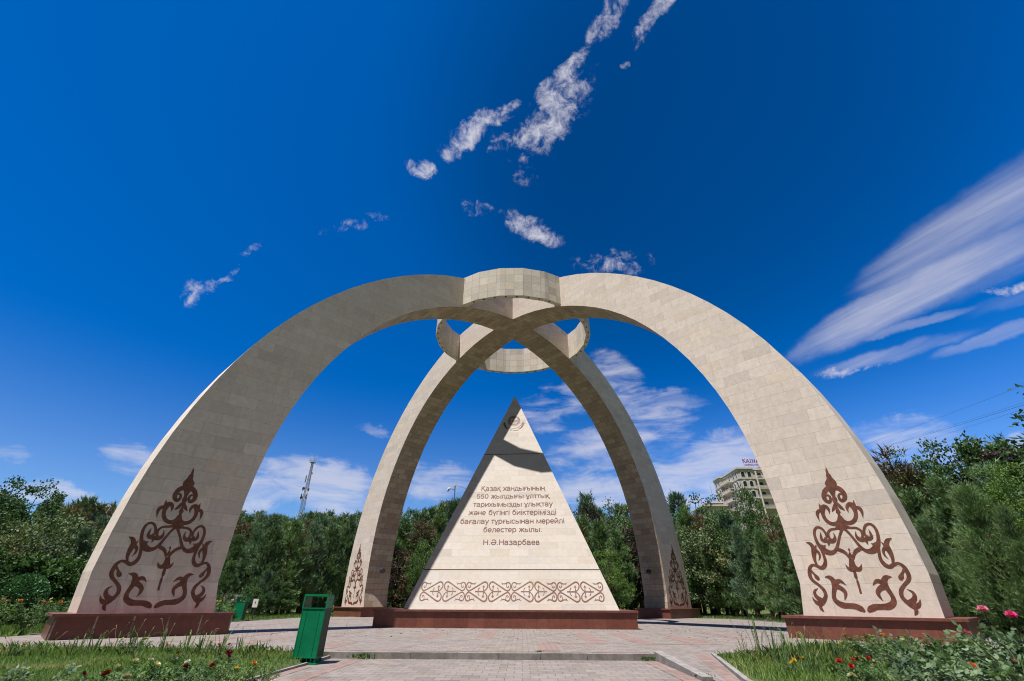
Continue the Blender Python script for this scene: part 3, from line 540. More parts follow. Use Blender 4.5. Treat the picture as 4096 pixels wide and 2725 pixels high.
# kerbs
rng = random.Random(4)
mb = MB(); x = -3.86
while x < 3.62:
    l_ = min(rng.uniform(.92, 1.08), 3.62-x); mb.box(x+.004, x+l_-.004, -18.135, -17.98+rng.uniform(-.004, .004), -.3, .006+rng.uniform(-.004, .006)); x += l_
tag(mb.build('kerb', CONC), kind='structure')
mb = MB(); y = -18.0                                # sloping kerb along the ramp
for i in range(4):
    y1 = y-.8; z0, z1 = .05-.028*i, .05-.028*(i+1)
    P = [(3.62, y, z0), (3.80, y, z0), (3.80, y1+.01, z1), (3.62, y1+.01, z1)]; Q = [(p[0], p[1], -.3) for p in P]
    mb.face(P); [mb.face([P[a], P[(a+1) % 4], Q[(a+1) % 4], Q[a]]) for a in range(4)]; y = y1
tag(mb.build('ramp_kerb', CONC_L), kind='structure')
mb = MB()                                           # thin lawn edging
def edging(pts, w=.09, z=(-.3, .015)):
    for (x0, y0, a0), (x1, y1, a1) in zip(pts, pts[1:]):
        d = Vector((x1-x0, y1-y0, 0)).normalized(); nn = Vector((-d.y, d.x, 0))*w
        T = [Vector((x0, y0, a0)), Vector((x1, y1, a1)), Vector((x1, y1, a1))+nn, Vector((x0, y0, a0))+nn]; Bq = [Vector((p.x, p.y, -.4)) for p in T]
        mb.face(T); [mb.face([T[a], T[(a+1) % 4], Bq[(a+1) % 4], Bq[a]]) for a in range(4)]
edging([(4.22, -40, -.05), (4.22, -21.7, -.04), (5.0, -18.05, .03)]); edging([(-3.86, -18.1, -.06), (-3.87, -19.6, -.08), (-3.82, -40, -.09)], .06)
edging([(-15.88, 6.9, .03), (-15.95, -13.0, .03)], .10); edging([(16.68, -17.5, .03), (16.83, 10.2, .03)], -.10)
tag(mb.build('lawn_edging', CONC_L), kind='structure')
# ------------------------------------------------------------------ litter bins
def make_bin():
    root = empty('litter_bin', (0, 0, 0)); w, d = .245, .235
    mb = MB(); mb.box(-w+.004, w-.004, -d+.004, d-.004, .13, 1.0); body = mb.build('body', GREEN_D, root)
    for face in range(4):
        M = Matrix.Rotation(face*math.pi/2, 4, 'Z')
        for a, c in ((-w, -w+.105), (-w+.111, w-.111), (w-.105, w)):
            mp = MB(); mp.box(a+(.002 if a > -w else 0), c, -d-.004, -d+.010, .12, 1.0, M=M); mp.build('panel', GREEN, body)
    mb = MB()
    for sx in (-1, 1):
        for sy in (-1, 1): mb.box(sx*w-.012, sx*w+.012, sy*d-.012, sy*d+.012, 1.0, 1.255)
    for sy in (-1, 1): mb.box(-w-.012, w+.012, sy*d-.0125, sy*d+.0125, 1.225, 1.262); mb.box(-w-.012, w+.012, sy*d-.014, sy*d+.014, .992, 1.012)
    for sx in (-1, 1): mb.box(sx*w-.008, sx*w+.008, -d+.01, d-.01, 1.004, 1.25)
    mb.build('hood_frame', GREEN, root)
    mb = MB(); mb.box(-w+.0, w-.0, -d+.0, d-.0, 1.256, 1.268); mb.build('lid', GREEN, root)
    mb = MB(); mb.tube([(w+.0085, -.02, 1.16), (w+.014, -.02, 1.16)], .014, 8); mb.build('bolt', DARK, root)
    mb = MB(); mb.tube([(-.03, .0, 1.0), (-.02, .02, 1.24)], .006, 5); mb.build('inner_rod', STEEL, root)
    mb = MB()
    for i in range(4):
        M = Matrix.Rotation(i*math.pi/2, 4, 'Z')
        for t in (-.9, -.55, -.2, .2, .55, .9): mb.box(t*w-.008, t*w+.008, -d+.01, -d+.026, .03, .125, M=M)
        mb.box(-w-.004, w+.004, -d-.006, -d+.012, .112, .132, M=M)
    mb.build('rack_bars', GREEN, root)
    mb = MB(); mb.box(-w-.03, w+.03, -d-.03, d+.03, .0, .032); mb.build('base_plate', GREEN, root)
    return root
bin1 = make_bin(); bin1.location = (-3.93, -19.13, -.12); bin1.rotation_euler = (0, R(.8), R(5))
tag(bin1, 'large green metal litter bin at the edge of the path in the foreground', 'litter bin', 'green litter bins')
bin2 = copy_tree(bin1); bin2.location = (-16.25, .45, 0); bin2.rotation_euler = (0, 0, R(8)); bin2.scale = (1.08, 1.08, 1.0)
tag(bin2, 'distant green litter bin beside the front left arch leg, on the lawn edge', 'litter bin', 'green litter bins')
# ------------------------------------------------------------------ notice board
nbz = at(1015, 2440, 36.5); nb = empty('notice_board', (nbz[0], nbz[1], -.03), R(-18), 'small white notice board on a post behind the distant green bin', 'sign')
mb = MB(); mb.box(-.2, .2, -.015, .015, .72, 1.18); mb.build('panel', WHITEP, nb)
mb = MB(); mb.box(-.03, .03, -.03, -.014, .95, 1.03, M=Matrix.Rotation(0, 4, 'Z')); mb.build('dark_mark', DARK, nb)
mb = MB(); mb.box(-.03, .03, .016, .06, 0, .95); mb.build('post', DARK, nb)
# ------------------------------------------------------------------ garden steps between the trees
sp = at(878, 2400, 43); gs = empty('garden_steps', (sp[0]-1.0, sp[1], -.05), R(12), 'pale concrete garden steps under the trees behind the front left leg', 'steps')
for i in range(6):
    mb = MB(); mb.box(-1.9, 1.9, i*.36, i*.36+.34, 0 if i == 0 else .16*i-.03, .16*(i+1)+.55); mb.build('step', CONC_L, gs)
# ------------------------------------------------------------------ lattice radio mast on the hill
mt = at(1251, 1850, 120); gz = float(ground_z(mt[0], mt[1])); top = at(1251, 1851, 120)[2]
mast = empty('radio_mast', (mt[0], mt[1], gz), 0, 'tall grey lattice radio mast with antennas rising behind the wood', 'mast')
Hm = top-gz; mb = MB(); wv = lambda z: .52-.36*(z/Hm)
for sx in (-1, 1):
    for sy in (-1, 1): mb.tube([(sx*wv(0), sy*wv(0), 0), (sx*wv(Hm), sy*wv(Hm), Hm)], .042, 5)
mb.build('legs', STEEL, mast)
mb = MB(); z = 0
while z < Hm-.6:
    z1 = min(Hm, z+1.5*wv(z)+.25)
    for i in range(4):
        a, c = [(-1, -1), (1, -1), (1, 1), (-1, 1)][i], [(1, -1), (1, 1), (-1, 1), (-1, -1)][i]
        mb.tube([(a[0]*wv(z), a[1]*wv(z), z), (c[0]*wv(z1), c[1]*wv(z1), z1)], .018, 4); mb.tube([(c[0]*wv(z), c[1]*wv(z), z), (a[0]*wv(z1), a[1]*wv(z1), z1)], .018, 4)
        mb.tube([(a[0]*wv(z1), a[1]*wv(z1), z1), (c[0]*wv(z1), c[1]*wv(z1), z1)], .018, 4)
    z = z1
mb.build('bracing', STEEL, mast)
mb = MB(); mb.box(-.55, .55, -.55, .55, Hm-.05, Hm+.04)
for sx in (-1, 1):
    for sy in (-1, 1): mb.tube([(sx*.52, sy*.52, Hm), (sx*.52, sy*.52, Hm+.85)], .035, 4)
for zz in (.45, .85):
    for i in range(4):
        a, c = [(-1, -1), (1, -1), (1, 1), (-1, 1)][i], [(1, -1), (1, 1), (-1, 1), (-1, -1)][i]; mb.tube([(a[0]*.52, a[1]*.52, Hm+zz), (c[0]*.52, c[1]*.52, Hm+zz)], .03, 4)
mb.build('top_platform', STEEL, mast)
mb = MB(); mb.tube([(.1, 0, Hm), (.1, 0, Hm+2.1)], .025, 4); mb.build('lightning_rod', STEEL, mast)
for hz, x, y, hh, m_ in ((.79, -.62, -.3, 1.6, STEEL), (.80, .42, -.4, 1.7, STEEL), (.66, -.75, -.3, .5, DARK), (.66, .62, -.3, .7, DARK), (.58, -.7, -.4, 1.0, DARK), (.57, .45, -.5, .8, DARK), (.36, -.95, -.3, 1.2, WHITEP), (.36, .65, -.4, 1.5, WHITEP), (.86, .55, -.2, .4, STEEL), (.53, -.6, -.5, .5, WHITEP)):
    mb = MB(); mb.box(x-.1, x+.1, y-.08, y+.08, Hm*hz-hh/2, Hm*hz+hh/2); mb.tube([(x, y, Hm*hz), (0, 0, Hm*hz-.05)], .025, 4); mb.build('antenna', m_, mast)
for hz, x in ((.62, .5), (.56, -.55), (.67, -.5)):
    mb = MB(); mb.tube([(x, -.45, Hm*hz), (x, -.62, Hm*hz)], [.28, .33], 12); mb.build('dish', WHITEP if x > 0 else DARK, mast)
# ------------------------------------------------------------------ camera pole behind the pyramid
lp = at(1821, 1935, 62); gz = float(ground_z(lp[0], lp[1])); Hl = lp[2]-gz
pole = empty('camera_pole', (lp[0], lp[1], gz), 0, 'thin grey pole with surveillance cameras left of the pyramid', 'pole')
mb = MB(); mb.tube([(0, 0, 0), (0, 0, Hl-.3)], [.13, .075], 8); mb.build('pole', STEEL, pole)
mb = MB(); mb.tube([(0, 0, Hl-.75), (-.75, 0, Hl-.65)], .05, 5); mb.build('arm', STEEL, pole)
mb = MB(); mb.tube([(-.62, 0, Hl-.62), (-.95, -.05, Hl-.72)], [.13, .16], 8); mb.build('camera', WHITEP, pole)
mb = MB(); mb.tube([(-.88, 0, Hl-.75), (-.9, 0, Hl-.9), (-.9, 0, Hl-1.02)], [.16, .17, .06], 8); mb.build('camera_dome', WHITEP, pole)
mb = MB(); mb.box(-.1, .1, -.1, .1, Hl-.3, Hl+.1); mb.build('cap', WHITEP, pole)
mb = MB(); mb.box(.02, .34, -.12, .12, Hl*.62, Hl*.62+.34); mb.build('junction_box', DARK, pole)
# ------------------------------------------------------------------ street lamp on the right
q = at(4072, 1805, 45); gz = float(ground_z(q[0], q[1])); Hs = q[2]-gz
sl_ = empty('street_lamp', (q[0], q[1], gz), 0, 'dark street lamp with an angled arm above the trees at the right edge', 'street lamp')
mb = MB(); mb.tube([(0, 0, 0), (0, 0, Hs-.05), (-.12, 0, Hs+.35)], [.12, .07, .06], 8); mb.build('pole', STEEL, sl_)
mb = MB(); mb.tube([(-.12, 0, Hs+.35), (-2.0, .2, Hs+.78)], .045, 6); mb.build('arm', STEEL, sl_)
mb = MB(); mb.box(-2.55, -1.9, .1, .32, Hs+.74, Hs+.86, M=Matrix.Translation((0, 0, 0))); mb.build('lamp_head', STEEL, sl_)
# ------------------------------------------------------------------ overhead wires
def wire(name, a, c, sag, rad, label, group):
    mb = MB(); pts = []
    for i in range(25):
        t = i/24; p = Vector(a)*(1-t)+Vector(c)*t; p.z -= sag*4*t*(1-t); pts.append(p)
    mb.tube(pts, rad, 4, cap=False); tag(mb.build(name, DARK), label, 'wire', group)
WG = 'overhead wires at the right'
for i, (y0, y1, rad, lab) in enumerate(((1765, 1518, .008, 'topmost of the four wires crossing the sky behind the front right leg'), (1795, 1588, .006, 'second highest of the four wires behind the front right leg'), (1797, 1598, .011, 'third and thickest of the four wires behind the front right leg'), (1822, 1614, .006, 'lowest of the four wires crossing the sky behind the front right leg'))):
    a, c = at(3470, y0, 95), at(4110, y1, 44); d = c-a; wire('overhead_wire', a-d*.9, c+d*.5, .4, rad, lab, WG)
a, c = at(2180, 2036, 66), at(2760, 2062, 66); d = c-a; wire('overhead_wire', a-d*.3, c+d*.5, .3, .014, 'thin wire above the trees right of the pyramid', None)
a, c = at(1824, 1942, 62), at(1990, 1990, 70); wire('overhead_wire', a, c+(c-a)*2, .2, .014, 'thin wire running from the camera pole behind the pyramid', None)
# ------------------------------------------------------------------ hotel on the hill
hx, hy = 60.0, 96.1; hb = float(ground_z(70, 96))-4
hotel = empty('hotel_building', (hx, hy, 0), 0, 'cream hotel building with arched windows and balconies on the hill at the right', 'building')
mb = MB(); mb.box(0, 4.1, 0, 16, hb, 33.2); mb.box(4.1, 24, 1.5, 24, hb, 33.0); wall = mb.build('wall', HWALL, hotel)
mb = MB(); mb.box(-.9, 0, 10.6, 14.8, hb, 33.15); mb.build('corner_bay', HWALL, hotel)
for z, pr_, hgt in ((33.2, .32, .45), (32.75, .20, .3), (30.55, .13, .25), (28.0, .13, .25), (25.45, .13, .25)):
    mb = MB(); mb.box(-pr_, 4.1+pr_*.6, -pr_, 16, z, z+hgt-.01); mb.box(4.1+pr_*.6, 24, 1.5-pr_, 24, z+.003, z+hgt-.02); mb.box(-.9-pr_, -pr_, 10.6-pr_, 14.8+pr_, z+.002, z+hgt-.015); mb.build('cornice', HTRIM, hotel)
mb = MB(); mb.face([(6, 4, 33.6), (15, 4, 33.6), (10.5, 8, 36.0)]); mb.face([(15, 4, 33.6), (15, 12, 33.6), (10.5, 8, 36.0)]); mb.face([(15, 12, 33.6), (6, 12, 33.6), (10.5, 8, 36.0)]); mb.face([(6, 12, 33.6), (6, 4, 33.6), (10.5, 8, 36.0)]); mb.build('roof', HROOF, hotel)
def arch_window(M, w, h):
    "arched opening standing upright, its sill at the origin of M, facing -y"
    n = 8; pts = [(-w/2, 0), (w/2, 0), (w/2, h*.72)]+[(w/2*math.cos(math.pi*i/n), h*.72+h*.28*math.sin(math.pi*i/n)) for i in range(1, n)]+[(-w/2, h*.72)]
    fr_ = MB()
    def off(p, o): return (p[0]*(1+o*2/w), p[1]*(1+o/h)-(o if p[1] <= 0 else 0))
    for i in range(len(pts)):
        a, c = pts[i], pts[(i+1) % len(pts)]; A, C_ = off(a, .14), off(c, .14)
        T = lambda p, y: M @ Vector((p[0], y, p[1]))
        fr_.face([T(a, -.10), T(c, -.10), T(C_, -.10), T(A, -.10)]); fr_.face([T(A, -.10), T(C_, -.10), T(C_, .02), T(A, .02)]); fr_.face([T(a, -.10), T(a, .0), T(c, .0), T(c, -.10)])
    f_ = fr_.build('window', HTRIM, hotel)
    g = MB(); g.face([M @ Vector((p[0], -.02, p[1])) for p in pts]); g.build('pane', GLASS, f_)
    k_ = MB(); k_.box(-.1, .1, -.16, 0, h-.02, h+.30, M=M); k_.build('keystone', HTRIM, f_)
for fz in (31.05, 28.5, 25.95, 23.4):
    for x in (1.25, 3.0): arch_window(Matrix.Translation((x, 0, fz)), .95, 1.45)
    for x in (6.4, 9.4, 12.4): arch_window(Matrix.Translation((x, 1.5, fz-.2)), 1.1, 1.7)
    ML = lambda y, xx=0: Matrix.Translation((xx, y, fz)) @ Matrix.Rotation(-math.pi/2, 4, 'Z')
    for y in (1.3, 3.2): arch_window(ML(y), .8, 1.45)
    for y in (6.0, 8.8): arch_window(ML(y), 1.0, 1.6)
    for y in (11.5, 13.5): arch_window(ML(y, -.9), .8, 1.45)
    for (M, L_, dep) in ((Matrix.Translation((0, 10.5, fz-.42)) @ Matrix.Rotation(-math.pi/2, 4, 'Z'), 6.3, 1.3), (Matrix.Translation((4.2, 1.5, fz-.5)), 9, 1.4)):
        mb = MB(); mb.box(0, L_, -dep, -.003, 0, .2, M=M); bal = mb.build('balcony', HTRIM, hotel)
        mb = MB(); mb.box(0, L_, -dep, -dep+.14, .78, .9, M=M); mb.box(0, .14, -dep+.141, -.003, .78, .9, M=M); mb.box(L_-.14, L_, -dep+.141, -.003, .78, .9, M=M); mb.build('rail', HTRIM, bal)
        mb = MB(); nb_ = int(L_/.26)
        for i in range(nb_+1): t = .07+(L_-.14)*i/nb_; mb.tube([M @ Vector((t, -dep+.07, .2)), M @ Vector((t, -dep+.07, .45)), M @ Vector((t, -dep+.07, .78))], [.05, .085, .045], 6)
        tag(mb.build('balusters', HTRIM, bal), kind=None)
mb = MB(); mb.tube([(4.9, .1, hb), (4.9, .1, 32.6)], [.22, .2], 10); mb.build('column', HTRIM, hotel)
def hfn(z0, y0): return lambda u, v, h: (u, y0-h, z0+v)
mb = MB(); text(mb, 'KAINA', 2.05, 6.6, 0, .95, hfn(34.95, -.2), w=.16, h0=-.06, h1=.03); sg = mb.build('roof_sign', SIGNRED, hotel)
mb = MB(); text(mb, 'ҚОНАҚ ҮЙІ НО', 2.4, 7.2, 0, .42, hfn(34.1, -.2), w=.17, h0=-.06, h1=.03); mb.build('lettering', SIGNRED, sg)
mb = MB()
for x in (2.2, 3.5, 4.8, 6.1): mb.tube([(x, -.12, 33.6), (x, -.12, 35.9)], .02, 4)
for z in (34.05, 34.9): mb.tube([(2, -.12, z), (7.3, -.12, z)], .02, 4)
mb.build('sign_frame', DARK, sg)
for x, hgt in ((.6, 2.6),):
    pass
# lower annex beside the hotel
a2 = at(2830, 2010, 140); an = empty('hotel_annex', (a2[0], a2[1], 0), 0, 'low cream annex with white solar panels left of the hotel, half hidden by trees', 'building')
mb = MB(); mb.box(-1.2, 5, 0, 9, hb, a2[2]-1.0); mb.build('wall', HWALL, an)
mb = MB(); mb.box(-1.6, 5.3, -.4, 9.3, a2[2]-1.0, a2[2]-.6); mb.build('cornice', HTRIM, an)
mb = MB(); mb.box(-.6, 4.5, .6, 8, a2[2]-.6, a2[2]-.1); mb.build('roof', HROOF, an)
for i in range(3):
    mb = MB(); mb.box(1.2+i*1.15, 2.2+i*1.15, .1, .5, a2[2]-.1, a2[2]+.25); mb.build('solar_panel', WHITEP, an)
for x, hgt in ((1.6, 2.4), (2.1, 4.6)):
    mb = MB(); mb.tube([(x, 1, a2[2]-.2), (x, 1, a2[2]+hgt)], .03, 4); mb.build('aerial', STEEL, an)
for i in range(4): arch_window(Matrix.Translation((a2[0]-hx+1+i*1.6, a2[1]-hy, a2[2]-2.9)), .9, 1.3) if False else None
# ------------------------------------------------------------------ vegetation
def quads_mesh(name, V, nper, m_, mi=None, extra=None):
    "V: (n, nper, 3) array of separate small faces"
    n = len(V); me = bpy.data.meshes.new(name); me.vertices.add(n*nper); me.vertices.foreach_set('co', V.astype(np.float32).ravel())
    me.loops.add(n*nper); me.loops.foreach_set('vertex_index', np.arange(n*nper, dtype=np.int32)); me.polygons.add(n)
    me.polygons.foreach_set('loop_start', np.arange(0, n*nper, nper, dtype=np.int32)); me.polygons.foreach_set('loop_total', np.full(n, nper, dtype=np.int32))
    me.materials.append(m_); me.update(); me.validate(); return me
def unit(a): return a/np.maximum(np.linalg.norm(a, axis=-1, keepdims=True), 1e-9)
def leaves(rg, P, dirs, ln_, wd, fold=.0):
    "rhombic leaves at points P growing along dirs"
    n = len(P); d = unit(dirs); s = unit(np.cross(d, rg.normal(size=(n, 3)))); L_ = ln_*rg.uniform(.7, 1.25, (n, 1)); w = wd*rg.uniform(.75, 1.2, (n, 1))
    nr = np.cross(d, s)
    mid = P+d*L_*.45
    return np.stack([P, mid+s*w/2+nr*w*fold, P+d*L_, mid-s*w/2+nr*w*fold], 1)
def blades(rg, P, dirs, ln_, wd):
    n = len(P); d = unit(dirs); s = unit(np.cross(d, rg.normal(size=(n, 3)))); L_ = ln_*rg.uniform(.6, 1.3, (n, 1))
    return np.stack([P-s*wd/2, P+s*wd/2, P+d*L_], 1)
def trunk_mb(H, r0, r1, limbs, lean=(0, 0), seed=0):
    rg = random.Random(seed); mb = MB(); n = 7; pts = []
    for i in range(n): t = i/(n-1); pts.append((lean[0]*t*H+rg.uniform(-.04, .04)*H*.25*t, lean[1]*t*H+rg.uniform(-.04, .04)*H*.25*t, H*t-.15*(i == 0)))
    mb.tube(pts, [r0*(1.25 if i == 0 else 1)*(1-i/(n-1))+r1*i/(n-1) for i in range(n)], 8)
    for c in limbs:
        zz = max(.12*H, min(H*.95, c[2]*.72)); t = zz/H; j = min(n-2, int(t*(n-1))); f = t*(n-1)-j; b0 = Vector(pts[j])*(1-f)+Vector(pts[j+1])*f
        e = Vector(c); m_ = b0*.5+e*.5+Vector((0, 0, (e-b0).length*.06)); rr_ = r0*(1-t)*.5+.02
        mb.tube([b0, m_, e], [rr_, rr_*.6, .015], 5, cap=False)
    return mb
def clumps_pine(rg, H, Rm, base, n, taper=.8):
    C = []
    lob = rg.uniform(0, 6.28, 3)
    for i in range(n):
        t = rg.uniform(0, 1)**1.15; az = rg.uniform(0, 6.283); env = Rm*((1-t)**taper)*(.72+.2*math.sin(2*az+lob[0]+5*t)+.14*math.sin(3*az+lob[1]))*min(1, .55+t*3.0)+.12
        rho = env*rg.uniform(.3, 1)**.6; C.append((rho*math.cos(az), rho*math.sin(az), base+(H-base)*t))
    C.append((0, 0, H-.15)); return np.array(C)
def pine_mesh(name, seed, H, Rm, base, ncl, per, m_, bl=.42, bw=.055, nb=6, spread=.33, taper=.8, upb=.9, rs=.5):
    rg = np.random.default_rng(seed); C = clumps_pine(rg, H, Rm, base, ncl, taper); P = []
    for c in C: P.append(c+rg.normal(size=(per, 3))*np.array((rs*.8, rs*.8, rs*.62))*(.55+.45*(1-c[2]/H)+.12))
    P = np.concatenate(P); out = P*np.array((1, 1, 0)); ax = unit(unit(out)*.6+np.array((0, 0, upb))+rg.normal(size=P.shape)*.28)
    PP = np.repeat(P, nb, 0); AA = np.repeat(ax, nb, 0); D = unit(AA+rg.normal(size=PP.shape)*spread)
    PP = PP+AA*rg.uniform(0, .22, (len(PP), 1)); me = quads_mesh(name, blades(rg, PP, D, bl, bw), 3, m_); return me, C
def broad_mesh(name, seed, H, Rm, base, ncl, per, m_, ls=.17, lw=.12, shape=1.0, droop=.0, rs=.55, lobes=5):
    rg = np.random.default_rng(seed); C = []
    LB = [(rg.uniform(-.5, .5)*Rm, rg.uniform(-.5, .5)*Rm, base+(H-base)*rg.uniform(.25, .8), rg.uniform(.45, .8)) for _ in range(lobes)]+[(0, 0, base+(H-base)*.5, 1.0)]
    for i in range(ncl):
        lx, ly, lz, lr = LB[rg.integers(len(LB))]; v = unit(rg.normal(size=3)); q = rg.uniform(.35, 1)**.5
        c = np.array((lx+v[0]*Rm*lr*q*.85, ly+v[1]*Rm*lr*q*.85, lz+v[2]*(H-base)*.5*lr*q*shape)); c[2] = min(max(c[2], base+.1), H-.2); C.append(c)
    C.append(np.array((rg.uniform(-.2, .2)*Rm, rg.uniform(-.2, .2)*Rm, H-.25))); C = np.array(C); P = []
    for c in C:
        k = int(per*rg.uniform(.5, 1.4)); v = unit(rg.normal(size=(k, 3)))*(rg.uniform(0, 1, (k, 1))**.45)*rs*rg.uniform(.7, 1.3)*np.array((1, 1, .7)); P.append(c+v)
    P = np.concatenate(P); D = unit(rg.normal(size=P.shape)+np.array((0, 0, .15-droop))+.5*unit(P-np.array((0, 0, (H+base)/2))))
    return quads_mesh(name, leaves(rg, P, D, ls, lw), 4, m_), C
LM = dict(
 pine=leaf_mat('pine_needles', (0.050, 0.106, 0.055), (0.200, 0.306, 0.131), (0.275, 0.269, 0.112), .25, .12),
 pine2=leaf_mat('bluish_pine_needles', (0.053, 0.107, 0.070), (0.194, 0.300, 0.181), None, 0, .12),
 cyp=leaf_mat('juniper_needles', (0.056, 0.118, 0.062), (0.185, 0.274, 0.134), (0.364, 0.266, 0.126), .75, .1),
 brown=leaf_mat('dying_needles', (.085, .062, .036), (.205, .145, .088), (.09, .12, .05), .5, .12),
 broad=leaf_mat('broad_leaves', (0.027, 0.066, 0.024), (0.095, 0.172, 0.055), (0.139, 0.199, 0.066), .4, .25),
 grey=leaf_mat('dusty_leaves', (0.048, 0.088, 0.045), (0.168, 0.208, 0.112), (0.240, 0.192, 0.096), .4, .2),
 light=leaf_mat('light_leaves', (0.049, 0.103, 0.022), (0.146, 0.233, 0.060), None, 0, .3),
 plum=leaf_mat('purple_leaves', (0.022, 0.016, 0.022), (0.072, 0.050, 0.060), (0.134, 0.047, 0.050), .5, .15, rough=.42),
 rose=leaf_mat('rose_leaves', (0.038, 0.090, 0.029), (0.145, 0.232, 0.084), (0.203, 0.232, 0.087), .4, .25, rough=.55, nscale=2.2, spec=.2),
 rose2=leaf_mat('grey_green_rose_leaves', (.052, .098, .046), (.155, .225, .125), (.09, .14, .065), .5, .25, rough=.52, nscale=3, spec=.25),
 box=leaf_mat('box_leaves', (0.031, 0.094, 0.043), (0.094, 0.205, 0.098), None, 0, .15, rough=.4, nscale=2),
 grass=leaf_mat('grass_blades', (0.078, 0.155, 0.040), (0.232, 0.333, 0.116), (0.364, 0.341, 0.171), .5, .3, nscale=.5),
 weed=leaf_mat('weed_blades', (0.070, 0.140, 0.039), (0.224, 0.308, 0.119), (0.364, 0.322, 0.182), .6, .3, nscale=1.2),
 dry=leaf_mat('dry_stalks', (.22, .19, .10), (.33, .28, .17), None, 0, .2))
KIND = {}
def proto(kind, maker, trunk, H): KIND[kind] = (maker, trunk, H)
def reg(kind, variants): KIND[kind] = variants
def V(me_c, H, tr): return dict(crown=me_c[0], H=H, trunk=tr, C=me_c[1])
def tr_mesh(name, H, r0, C, nl, lean=(0, 0), seed=1, f=.93):
    idx = np.random.default_rng(seed).permutation(len(C))[:nl]; mb = trunk_mb(H*f, r0, .025, [C[i] for i in idx], lean, seed)
    o = mb.build(name, BARK); me = o.data; bpy.data.objects.remove(o); me.polygons.foreach_set('use_smooth', [True]*len(me.polygons)); return me
def mk(kind, crowns, r0, nl, lean=(0, 0), f=.93):
    reg(kind, [V(c, H, tr_mesh('trunk', H, r0, c[1], nl, lean, i+3, f)) for i, (c, H) in enumerate(crowns)])
mk('pine', [(pine_mesh('crown', s, 8, 2.5, 1.3, 84, 24, LM['pine'], bl=.36, bw=.055, rs=.34), 8) for s in (11, 12, 13)], .16, 16)
mk('pine2', [(pine_mesh('crown', s, 8, 2.3, 1.0, 80, 23, LM['pine2'], bl=.32, bw=.05, taper=.65, rs=.32), 8) for s in (21, 22)], .15, 14)
mk('juniper', [(pine_mesh('crown', s, 7, 1.25, .3, 70, 18, LM['cyp'], bl=.30, bw=.05, spread=.4, taper=.55, upb=1.3, rs=.34), 7) for s in (31, 32, 33)], .12, 6)
mk('brown', [(pine_mesh('crown', s, 6, 1.3, .5, 46, 14, LM['brown'], bl=.30, bw=.045, spread=.5, taper=.6, upb=1.1, rs=.36), 6) for s in (41, 42)], .10, 22, f=1.0)
mk('broad', [(broad_mesh('crown', s, 8, 3.2, 1.3, 92, 82, LM['broad']), 8) for s in (51, 52, 53)], .17, 22)
mk('grey', [(broad_mesh('crown', s, 5, 2.3, .3, 80, 78, LM['grey'], ls=.14, lw=.095, rs=.48), 5) for s in (61, 62)], .10, 14)
mk('light', [(broad_mesh('crown', s, 7, 2.5, .7, 85, 80, LM['light'], ls=.15, lw=.07, rs=.5, shape=1.15), 7) for s in (71, 72)], .13, 18)
mk('plum', [(broad_mesh('crown', s, 5.5, 1.7, .5, 64, 80, LM['plum'], ls=.13, lw=.09, rs=.42, shape=1.2), 5.5) for s in (81, 82)], .10, 14)
mk('thin', [(broad_mesh('crown', 91, 9, 1.7, 2.2, 46, 42, LM['broad'], ls=.17, lw=.11, rs=.5, shape=1.25, lobes=4), 9)], .11, 26, f=1.0)
mk('bigpine', [(pine_mesh('crown', s, 9, 3.4, 1.3, 190, 20, LM['pine'], bl=.34, bw=.030, nb=7, rs=.45), 9) for s in (101, 102)], .19, 40, lean=(-.03, 0))
mk('near_broad', [(broad_mesh('crown', s, 8, 3.3, .6, 170, 105, LM[k], ls=.115, lw=.075, rs=.5), 8) for s, k in ((111, 'broad'), (112, 'light'))], .16, 34)
mk('shrub', [(broad_mesh('crown', s, 2.6, 1.5, .05, 60, 85, LM['broad'], ls=.12, lw=.08, rs=.38), 2.6) for s in (121, 122)], .05, 10)
DESC = dict(pine='dark green bushy pine', pine2='blue green upright pine', juniper='narrow brownish green juniper', brown='dying conifer with rusty brown needles', broad='leafy green broadleaf tree', grey='dusty grey green shrubby tree', light='light green feathery tree', plum='purple leaved plum tree', thin='thin loose crowned young tree', bigpine='large near pine', near_broad='near leafy tree', shrub='low dark leafy shrub')
CAT = dict(shrub='shrub'); NAME = dict(pine='pine_tree', pine2='pine_tree', juniper='juniper_tree', brown='dying_conifer', broad='broadleaf_tree', grey='broadleaf_tree', light='broadleaf_tree', plum='plum_tree', thin='young_tree', bigpine='pine_tree', near_broad='broadleaf_tree', shrub='leafy_shrub')
REG = {'ll': 'left of the arch', 'lb': 'between the left legs', 'pl': 'left of the pyramid', 'pr': 'right of the pyramid', 'rb': 'between the right legs', 'rr': 'right of the arch'}
ORD = ['first', 'second', 'third', 'fourth', 'fifth', 'sixth', 'seventh', 'eighth', 'ninth', 'tenth', 'eleventh', 'twelfth', 'thirteenth', 'fourteenth', 'fifteenth', 'sixteenth', 'seventeenth', 'eighteenth', 'nineteenth', 'twentieth', 'twenty-first', 'twenty-second', 'twenty-third', 'twenty-fourth']
trees = []
def T(reg_, row, kind, px, py, dist, wide=1.0, sink=0.0): trees.append((reg_, row, kind, px, py, dist, wide, sink))
rg = random.Random(77)
